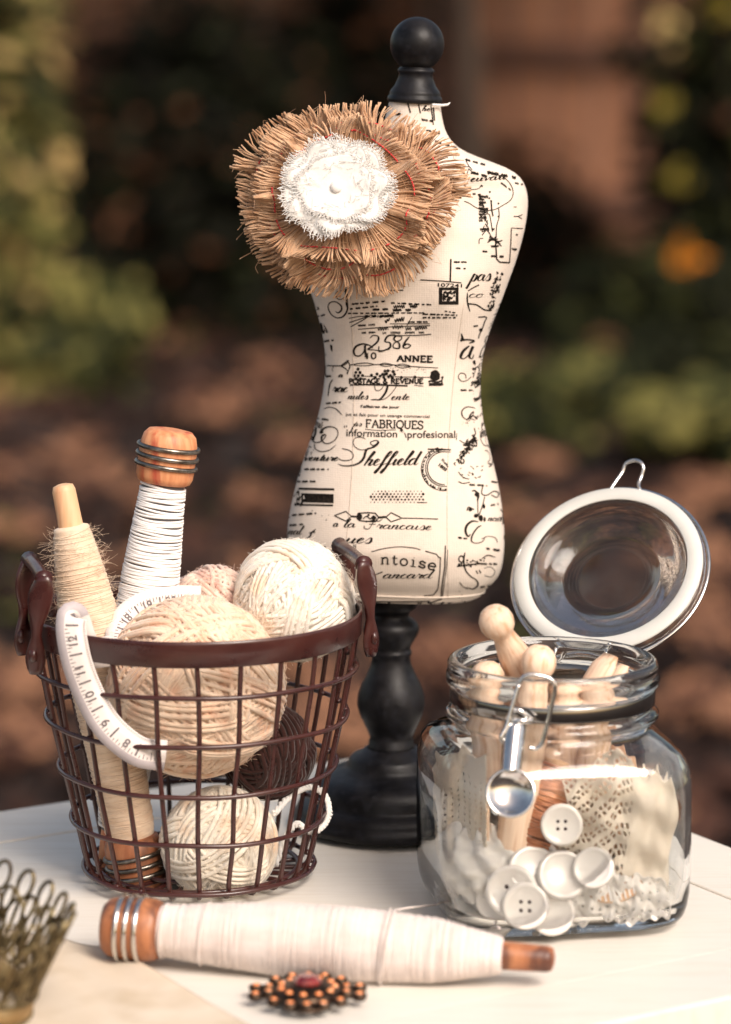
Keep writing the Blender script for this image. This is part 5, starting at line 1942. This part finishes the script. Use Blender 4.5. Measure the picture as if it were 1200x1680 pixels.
# lid
LC = Q(998, 934, -0.021)
LN = V((-0.278, -0.702, 0.677)).normalized()     # the underside faces up towards the camera
LU = V((0.219, 0.638, 0.738))
LU = (LU - LN * LU.dot(LN)).normalized()
LR_ = LU.cross(LN)
LMt = Matrix((LR_, LU, LN)).transposed()
if LMt.determinant() < 0:
    LMt = Matrix((-LR_, LU, LN)).transposed()
LMt = LMt.to_4x4()
LMt.translation = LC
lid = empty('lid', (0, 0, 0), None, None)
lid.parent = jar
ld = MB()
ld.lathe([(0.0, -0.0080), (0.0150, -0.0080), (0.0222, -0.0082), (0.0236, -0.0076), (0.0246, -0.0066), (0.0300, -0.0050), (0.0340, -0.0028), (0.0352, -0.0006), (0.0360, 0.0004), (0.0368, 0.0004), (0.0376, -0.0001), (0.0386, -0.0002),
          (0.0430, -0.0002), (0.0446, -0.0010), (0.0452, -0.0020), (0.0449, -0.0030), (0.0436, -0.0034), (0.0380, -0.0036), (0.0346, -0.0048), (0.0304, -0.0068), (0.0252, -0.0084), (0.0240, -0.0095), (0.0222, -0.0100), (0.0150, -0.0098), (0.0, -0.0098)], 96, LMt)
ld.build('lid_glass', glass_l, lid)
ga = MB()
ga.lathe([(0.0374, 0.0012), (0.0438, 0.0000), (0.0442, 0.0005), (0.0438, 0.0012), (0.0374, 0.0020), (0.0370, 0.0016)], 96, LMt, closed=True)
ga.build('rubber_gasket', gasket, lid)
lw = MB()
lw.tube([LMt @ V((0.0461 * math.cos(6.2832 * i / 90), 0.0461 * math.sin(6.2832 * i / 90), -0.0034)) for i in range(90)], 0.00085, 8, closed=True)


def LP(x, y, z=-0.0034):
    return LMt @ V((x, y, z))


lw.tube(catmull([LP(-0.0080, 0.0455), LP(-0.0066, 0.0490), LP(-0.0040, 0.0555), LP(-0.0026, 0.0592, -0.002), LP(0.0010, 0.0606, -0.001), LP(0.0044, 0.0598, -0.001), LP(0.0062, 0.0570, -0.002), LP(0.0056, 0.0535), LP(0.0050, 0.0490), LP(0.0064, 0.0455)], 6), 0.00085, 8)
lw.build('lid_wire', steel, lid)
# hinge wires at the back of the neck
hg = MB()
hd_ = V((LC.x - JX, LC.y - JY, 0)).normalized()
hs_ = V((-hd_.y, hd_.x, 0))
hb = V((JX, JY, 0)) + hd_ * 0.0455
for s in (-1, 1):
    hg.tube(catmull([hb + hs_ * (s * 0.013) + V((0, 0, 0.0905)), hb + hs_ * (s * 0.013) + hd_ * 0.002 + V((0, 0, 0.097)), hb + hs_ * (s * 0.012) + hd_ * 0.004 + V((0, 0, 0.1015)), LC - LU * 0.0462 + hs_ * (s * 0.011)], 5), 0.0009, 7)
hg.tube([hb + hs_ * -0.013 + V((0, 0, 0.0905)) + hd_ * 0.0008, hb + hs_ * 0.013 + V((0, 0, 0.0905)) + hd_ * 0.0008], 0.0009, 7)
hg.build('hinge_wire', steel, jar)
# clasp: wire bail, lever, dished disc
CY = -0.1535
cp = MB()
loop = [(852, 1122), (860, 1110), (872, 1107), (893, 1110), (906, 1116), (911, 1128), (905, 1160), (895, 1200), (889, 1220), (880, 1228), (868, 1226)]
cp.tube(catmull([Q(x_, y_, CY - 0.0015 - 0.002 * (y_ - 1107) / 120) for x_, y_ in loop], 6), 0.00095, 8)
cp.tube(catmull([Q(852, 1122, CY - 0.0015), Q(842, 1155, CY - 0.003), Q(832, 1190, CY - 0.0045), Q(823, 1208, CY - 0.006), Q(826, 1218, CY - 0.006), Q(834, 1222, CY - 0.005)], 6), 0.00095, 8)
cp.build('bail_wire', steel, jar)
hk = MB()
hk.tube(catmull([Q(832, 1180, CY), Q(838, 1170, CY - 0.002), Q(850, 1165, CY - 0.003), Q(862, 1172, CY - 0.003), Q(872, 1182, CY - 0.002)], 6), 0.0011, 8)
hk.tube([Q(836, 1183, CY - 0.003), Q(874, 1183, CY - 0.003)], 0.0016, 10)
hk.build('pivot_wire', steel, jar)
lv = MB()


def lever(u, v):
    y_ = 1184 + 84 * v
    xm = 846 - 8 * v
    hw__ = 17.5 - 2.5 * v
    Yd = CY - 0.004 - 0.0135 * v + 0.0025 * abs(2 * u - 1) ** 2
    return Q(xm + (2 * u - 1) * hw__, y_, Yd)


lv.grid(lever, 9, 12)
lv.build('lever', steel, jar, solid=0.0009)
dc = Q(838, 1301, CY - 0.0190)
dn = ((CAM - dc).normalized() + V((-0.05, 0, 0.12))).normalized()
ds = MB()
ds.lathe([(0.0, -0.0034), (0.0030, -0.0032), (0.0058, -0.0022), (0.0080, -0.0008), (0.0092, 0.0004), (0.0101, 0.0008), (0.0104, 0.0002), (0.0098, -0.0008), (0.0082, -0.0020), (0.0058, -0.0034), (0.0030, -0.0044), (0.0, -0.0046)], 48, zmat(dc, dc + dn))
ds.build('lever_dish', steel, jar)

# ================================================================== CONTENTS OF THE JAR
PEGG = 'wooden dolly pegs in the jar'
peg = MB()
pr_ = [(0.0, 0.0), (0.0030, 0.0002), (0.0055, 0.0020), (0.0072, 0.0050), (0.0076, 0.0078), (0.0070, 0.0108), (0.0052, 0.0135), (0.0047, 0.0150), (0.0052, 0.0180), (0.0066, 0.0250), (0.0078, 0.034), (0.0084, 0.044), (0.0084, 0.050)]
peg.lathe(pr_, 32, closed=False)
# two prongs
for s in (-1, 1):
    nvs, nfs = [], []
    nn_ = 14
    for i in range(nn_ + 1):
        t = i / nn_
        z = 0.0495 + 0.044 * t
        gap = 0.0008 + 0.0030 * t
        rr_ = 0.0084 - 0.0004 * t - (0.0028 * max(0, t - 0.85) / 0.15)
        ring = []
        for k in range(9):
            a = -math.pi / 2 + math.pi * k / 8
            ring.append(V((s * (gap + (rr_ - gap) * math.cos(a)), rr_ * 0.95 * math.sin(a), z)))
        nvs += ring
    for i in range(nn_):
        for k in range(8):
            nfs.append((i * 9 + k, i * 9 + k + 1, (i + 1) * 9 + k + 1, (i + 1) * 9 + k))
        nfs.append((i * 9 + 8, i * 9, (i + 1) * 9, (i + 1) * 9 + 8))
    nfs.append(tuple(range(9)))
    nfs.append(tuple(nn_ * 9 + k for k in range(9))[::-1])
    peg.add(nvs, nfs)
peg0 = peg.build('clothes_peg', wood_peg)
pegs = [  # head point, foot direction point, twist
    ('wooden dolly peg leaning highest out of the jar mouth', Q(804, 1000, -0.128), Q(905, 1190, -0.098), 20),
    ('wooden dolly peg with its head just above the rim behind the wire bail', Q(888, 1058, -0.130), Q(842, 1380, -0.140), 90),
    ('wooden dolly peg against the left of the jar neck', Q(799, 1084, -0.120), Q(812, 1420, -0.138), 0),
    ('wooden dolly peg lying head down at the right of the jar mouth', Q(905, 1260, -0.115), Q(1012, 1082, -0.098), 40),
    ('wooden dolly peg upright at the right of the jar neck', Q(985, 1132, -0.125), Q(960, 1420, -0.120), 60),
    ('wooden dolly peg in the jar centre below the rim', Q(930, 1122, -0.118), Q(925, 1400, -0.110), 10),
]
for i, (lab_, a, b_, tw) in enumerate(pegs):
    o = peg0 if i == 0 else peg0.copy()
    if i:
        col.objects.link(o)
    if i == 3:
        a = b_ - (b_ - a).normalized() * 0.0935
    M = zmat(a, b_) @ Matrix.Rotation(R(tw), 4, 'Z')
    o.matrix_world = M
    tag(o, lab_, 'clothes peg', PEGG)

# buttons
BG = 'white buttons in the jar'


def button_mesh(r_, holes=4):
    m = MB()
    m.lathe([(0.0, -0.0004), (r_ * 0.55, -0.0004), (r_ * 0.9, -0.0001), (r_, 0.0010), (r_ * 0.97, 0.0020), (r_ * 0.88, 0.0024), (r_ * 0.78, 0.0020), (r_ * 0.68, 0.0015), (0.0, 0.0014)], 40, mi=0)
    for k in range(holes):
        a = 2 * math.pi * (k + 0.5) / holes
        m.lathe([(0.0, 0.0), (r_ * 0.085, 0.0), (r_ * 0.085, 0.00004), (0.0, 0.00004)], 12, Matrix.Translation((r_ * 0.25 * math.cos(a), r_ * 0.25 * math.sin(a), 0.00150)), mi=1)
    return m


hole_m = mat('button_hole', (0.05, 0.03, 0.03), 0.9)
bt0 = button_mesh(0.0090).build('button', [button_m, hole_m])
bt1 = button_mesh(0.0090, 0).build('button', [button_m, hole_m])
btns = [
    ('round four hole white button propped against the copper thread spool', (921, 1352, -0.1515), 1.0, (-0.02, -1, 0.15)),
    ('white button leaning at the front corner of the pile', (862, 1486, -0.1600), 1.12, (-0.10, -1, 0.30)),
    ('white button tucked behind the front corner button', (840, 1462, -0.1555), 1.25, (-0.2, -1, 0.3)),
    ('white button on edge at the far left of the pile', (820, 1480, -0.1500), 1.20, (-0.5, -1, 0.2)),
    ('white button arched on top of the left pile', (874, 1430, -0.1500), 1.25, (0.2, -1, 0.6)),
    ('blank white button lying in the middle of the pile', (922, 1436, -0.1535), 1.20, (0.1, -1, 0.6)),
    ('white button lying flat against the blank middle one', (912, 1468, -0.1485), 1.2, (0.1, -1, 0.6)),
    ('half hidden white button at the very bottom of the pile', (905, 1498, -0.1575), 1.1, (0.0, -1, 0.45)),
    ('white button peeping behind the pile under the copper spool', (884, 1416, -0.1440), 1.1, (-0.2, -1, 0.4)),
    ('small white button beside the lace roll', (974, 1424, -0.1570), 1.0, (-0.3, -1, 0.5)),
]
for i, (lab_, (x_, y_, Y_), s_, nrm) in enumerate(btns):
    o = bt0 if i == 0 else (bt0 if i == 1 or i == 2 else bt1).copy()
    if i:
        col.objects.link(o)
    c = Q(x_, y_, Y_)
    M = zmat(c, c + V(nrm)) @ Matrix.Scale(s_, 4)
    o.matrix_world = M
    tag(o, lab_, 'button', BG)

bpy.data.objects.remove(bt1)
# copper thread spool
ca, cb = Q(912, 1252, -0.128), Q(862, 1412, -0.140)
cs = empty('thread_spool', ca, 'copper brown thread spool slanting in the jar behind the four hole button', 'thread spool')
Mx = zmat(ca, cb)
Lc = (cb - ca).length
m = MB()
m.lathe([(0.0, 0.0), (0.0060, 0.0), (0.0065, 0.001), (0.0052, 0.003), (0.0048, Lc - 0.003), (0.0062, Lc - 0.001), (0.0058, Lc), (0.0, Lc)], 24, Mx)
m.build('spool_core', wood_t, cs)
m = MB()
rn_ = random.Random(3)
for i in range(58):
    z = 0.003 + (Lc - 0.006) * i / 57
    r_ = 0.0068 + 0.0044 * math.sin(math.pi * (i + 2) / 61) ** 0.7
    tl, ph = rn_.gauss(0, 0.0012), rn_.random() * 6.28
    m.tube([Mx @ V((r_ * math.cos(a), r_ * math.sin(a), z + tl * math.cos(a + ph))) for a in [6.2832 * k / 26 for k in range(26)]], 0.00062, 5, closed=True)
m.lathe([(0.005, 0.003), (0.0105, Lc * .3), (0.0108, Lc * .6), (0.005, Lc - 0.003)], 24, Mx)
m.build('thread_winding', copper_t, cs)


for mm_ in (button_m, wood_peg):      # no two buttons or pegs have quite the same tone
    t_ = mm_.node_tree
    oi = t_.nodes.new('ShaderNodeObjectInfo')
    hv = t_.nodes.new('ShaderNodeHueSaturation')
    mr = t_.nodes.new('ShaderNodeMapRange')
    mr.inputs[3].default_value = 0.86
    mr.inputs[4].default_value = 1.06
    t_.links.new(oi.outputs['Random'], mr.inputs[0])
    bc_ = t_.nodes['Principled BSDF'].inputs['Base Color']
    t_.links.new(bc_.links[0].from_socket, hv.inputs['Color'])
    t_.links.new(mr.outputs[0], hv.inputs['Value'])
    t_.links.new(hv.outputs[0], bc_)
# lace: bands of threads with real holes
def lace(name, label, surf, nu, nv, m, hole=lambda i, j: False, thick=0.0006, org=None):
    """surf(u, v); cells for which hole() is true are left open"""
    b = MB()
    vs = [surf(i / (nu - 1), j / (nv - 1)) for i in range(nu) for j in range(nv)]
    fs = []
    for i in range(nu - 1):
        for j in range(nv - 1):
            if hole(i, j):
                continue
            fs.append((i * nv + j, (i + 1) * nv + j, (i + 1) * nv + j + 1, i * nv + j + 1))
    b.add(vs, fs)
    o = b.build(name, m, solid=thick, org=vs[len(vs) // 2])
    return tag(o, label, 'lace')


def pleat(x_, y_, Y_, n_=0.0016):
    return V((0, n_ * math.sin(x_ * 0.11 + y_ * 0.035) + n_ * 0.7 * math.sin(x_ * 0.05 - y_ * 0.09 + 1), n_ * 0.4 * math.sin(x_ * 0.2)))


def scrap(u, v):
    x_ = 922 + 178 * u + 10 * math.sin(v * 5)
    top = 1262 - 34 * math.exp(-((u - 0.5) / 0.16) ** 2) + 20 * abs(math.sin(u * 15)) * (u > 0.6) + 22 * max(0, 0.3 - u) / 0.3
    y_ = top + (1452 - top) * v - 60 * max(0, 0.35 - u) * v
    Y_ = -0.1485 + 0.010 * abs(u - 0.45)
    return Q(x_, y_, Y_) + pleat(x_, y_, Y_)


def sc_hole(i, j):
    d = (i * 0.55 + j * 0.95) % 26
    e = (i * 0.95 - j * 0.55) % 8.5
    return i < 96 and ((3 < d < 9 and e < 5) or (12 < d < 18 and 2 < e < 7))


lace('lace_piece', 'crumpled cream scrap of openwork lace at the right inside the jar', scrap, 160, 170, lace_m, sc_hole, thick=0.0005)


def scrap2(u, v):
    x_ = 1020 + 78 * u
    y_ = 1252 + 30 * abs(math.sin(u * 11 + 1)) + 200 * v
    return Q(x_, y_, -0.138 + 0.006 * u) + pleat(x_ * 1.3, y_, 0, 0.0022)


lace('lace_piece', 'plain cream lace fold standing behind the openwork scrap', scrap2, 60, 50, lace_m, thick=0.0006)


def lace_bottom(u, v):
    x_ = 872 + 226 * u
    y_ = 1452 - 16 * math.sin(u * 3.1) - 8 * abs(math.sin(u * 9)) + (78 - 26 * max(0, u - 0.75) * 3) * v
    Y_ = -0.1545 + 0.016 * max(0, u - 0.72) + 0.003 * (1 - v)
    return Q(x_, y_, Y_) + pleat(x_ * 1.6, y_ * 2, Y_, 0.0018)


def lb_hole(i, j):
    return (i % 9 < 3) and ((j + (i // 9) % 2 * 4) % 8 < 2)


lace('lace_piece', 'white dotted lace bunched along the jar floor', lace_bottom, 150, 40, lace_w, lb_hole, thick=0.0005)


def lace_left(u, v):
    x_ = 720 + 78 * u
    y_ = 1222 + 26 * abs(math.sin(u * 5 + .6)) + (168 - 20 * u) * v
    Y_ = -0.108 - 0.040 * u
    return Q(x_, y_, Y_) + pleat(x_ * 1.2, y_, Y_, 0.0020)


lace('lace_piece', 'cream lace folded against the left wall of the jar', lace_left, 60, 80, lace_m, lambda i, j: (i % 7 in (2, 3)) and (j % 5 in (0, 1)) and (j > 20), thick=0.0005)


def lace_low(u, v):
    x_ = 724 + 72 * u
    y_ = 1372 + 18 * abs(math.sin(u * 6 + 1)) + (88 + 40 * u) * v
    Y_ = -0.112 - 0.036 * u
    return Q(x_, y_, Y_) + pleat(x_ * 1.9, y_ * 1.4, Y_, 0.0019)


lace('lace_piece', 'white eyelet lace pressed low against the left wall of the jar', lace_low, 80, 80, lace_w, lambda i, j: (i % 10 in (4, 5)) and (j % 9 in (3, 4)), thick=0.0005)


def wad(name, label, c, rx, ry, rz, m, seed, cat='fabric'):
    rn_ = random.Random(seed)
    ph = [rn_.uniform(0, 6.28) for _ in range(8)]
    b = MB()

    def f(u, v):
        a, t = u * 6.2832, math.pi * (0.01 + 0.98 * v)
        d = V((math.cos(a) * math.sin(t), math.sin(a) * math.sin(t), -math.cos(t)))
        s = 1 + 0.09 * abs(math.sin(4 * a + ph[4] + 3 * t)) - 0.07 * abs(math.sin(7 * t + ph[5] + 3 * a)) + 0.05 * math.sin(3 * a + ph[0] + 4 * t) + 0.07 * math.sin(5 * t + ph[1] + 2 * a) + 0.05 * math.sin(9 * a + 7 * t + ph[2]) + 0.03 * math.sin(15 * t - 6 * a + ph[3])
        return V(c) + V((d.x * rx, d.y * ry, d.z * rz)) * s
    b.grid(f, 120, 72, cu=True)
    o = b.build(name, m, org=c)
    return tag(o, label, cat)


wad('folded_cotton', 'white cotton cloth wadded in the lower left of the jar', (JX - 0.0275, JY - 0.020, 0.0250), 0.0190, 0.0235, 0.0185, lace_w, 81)
wad('folded_cotton', 'pale cloth wad behind the buttons at the back of the jar', (JX + 0.004, JY + 0.015, 0.026), 0.028, 0.018, 0.020, lace_m, 82)
wad('folded_cotton', 'tan brown cloth wad behind the openwork lace scrap', (JX + 0.026, JY + 0.006, 0.040), 0.018, 0.016, 0.022, mat('tan_cloth', (0.60, 0.38, 0.24), 0.9, c2=(0.5, 0.28, 0.16), ns=90), 83)
wad('folded_cotton', 'flat white cloth lining the jar floor under the buttons', (JX, JY, 0.0165), 0.0370, 0.0350, 0.0085, lace_w, 84)
# small wooden disc wound with white thread
dcx = Q(1008, 1452, -0.1475)
dk = empty('wound_disc', dcx, 'small tan wooden disc wound with white thread beside the lace roll', 'thread card')
Md = zmat(dcx, dcx + V((-0.1, -0.55, 0.83))) @ Matrix.Rotation(R(15), 4, 'Z')
m = MB()
m.lathe([(0.0, -0.0008), (0.0118, -0.0008), (0.0124, 0.0), (0.0118, 0.0010), (0.0, 0.0010)], 36, Md, sy=0.75)
m.build('wooden_disc', wood_t, dk)
m = MB()
for i in range(9):
    x_ = -0.0085 + i * 0.0021
    yy = 0.0094 * math.sqrt(max(0.05, 1 - (x_ / 0.0124) ** 2))
    m.tube([Md @ V((x_, -yy, 0.0013)), Md @ V((x_ + 0.0012, 0, 0.0016)), Md @ V((x_ + 0.002, yy, 0.0013))], 0.0004, 5)
m.build('thread_winding', white_t, dk)

for o in list(bpy.data.objects):
    if '_o' in o:
        del o['_o']
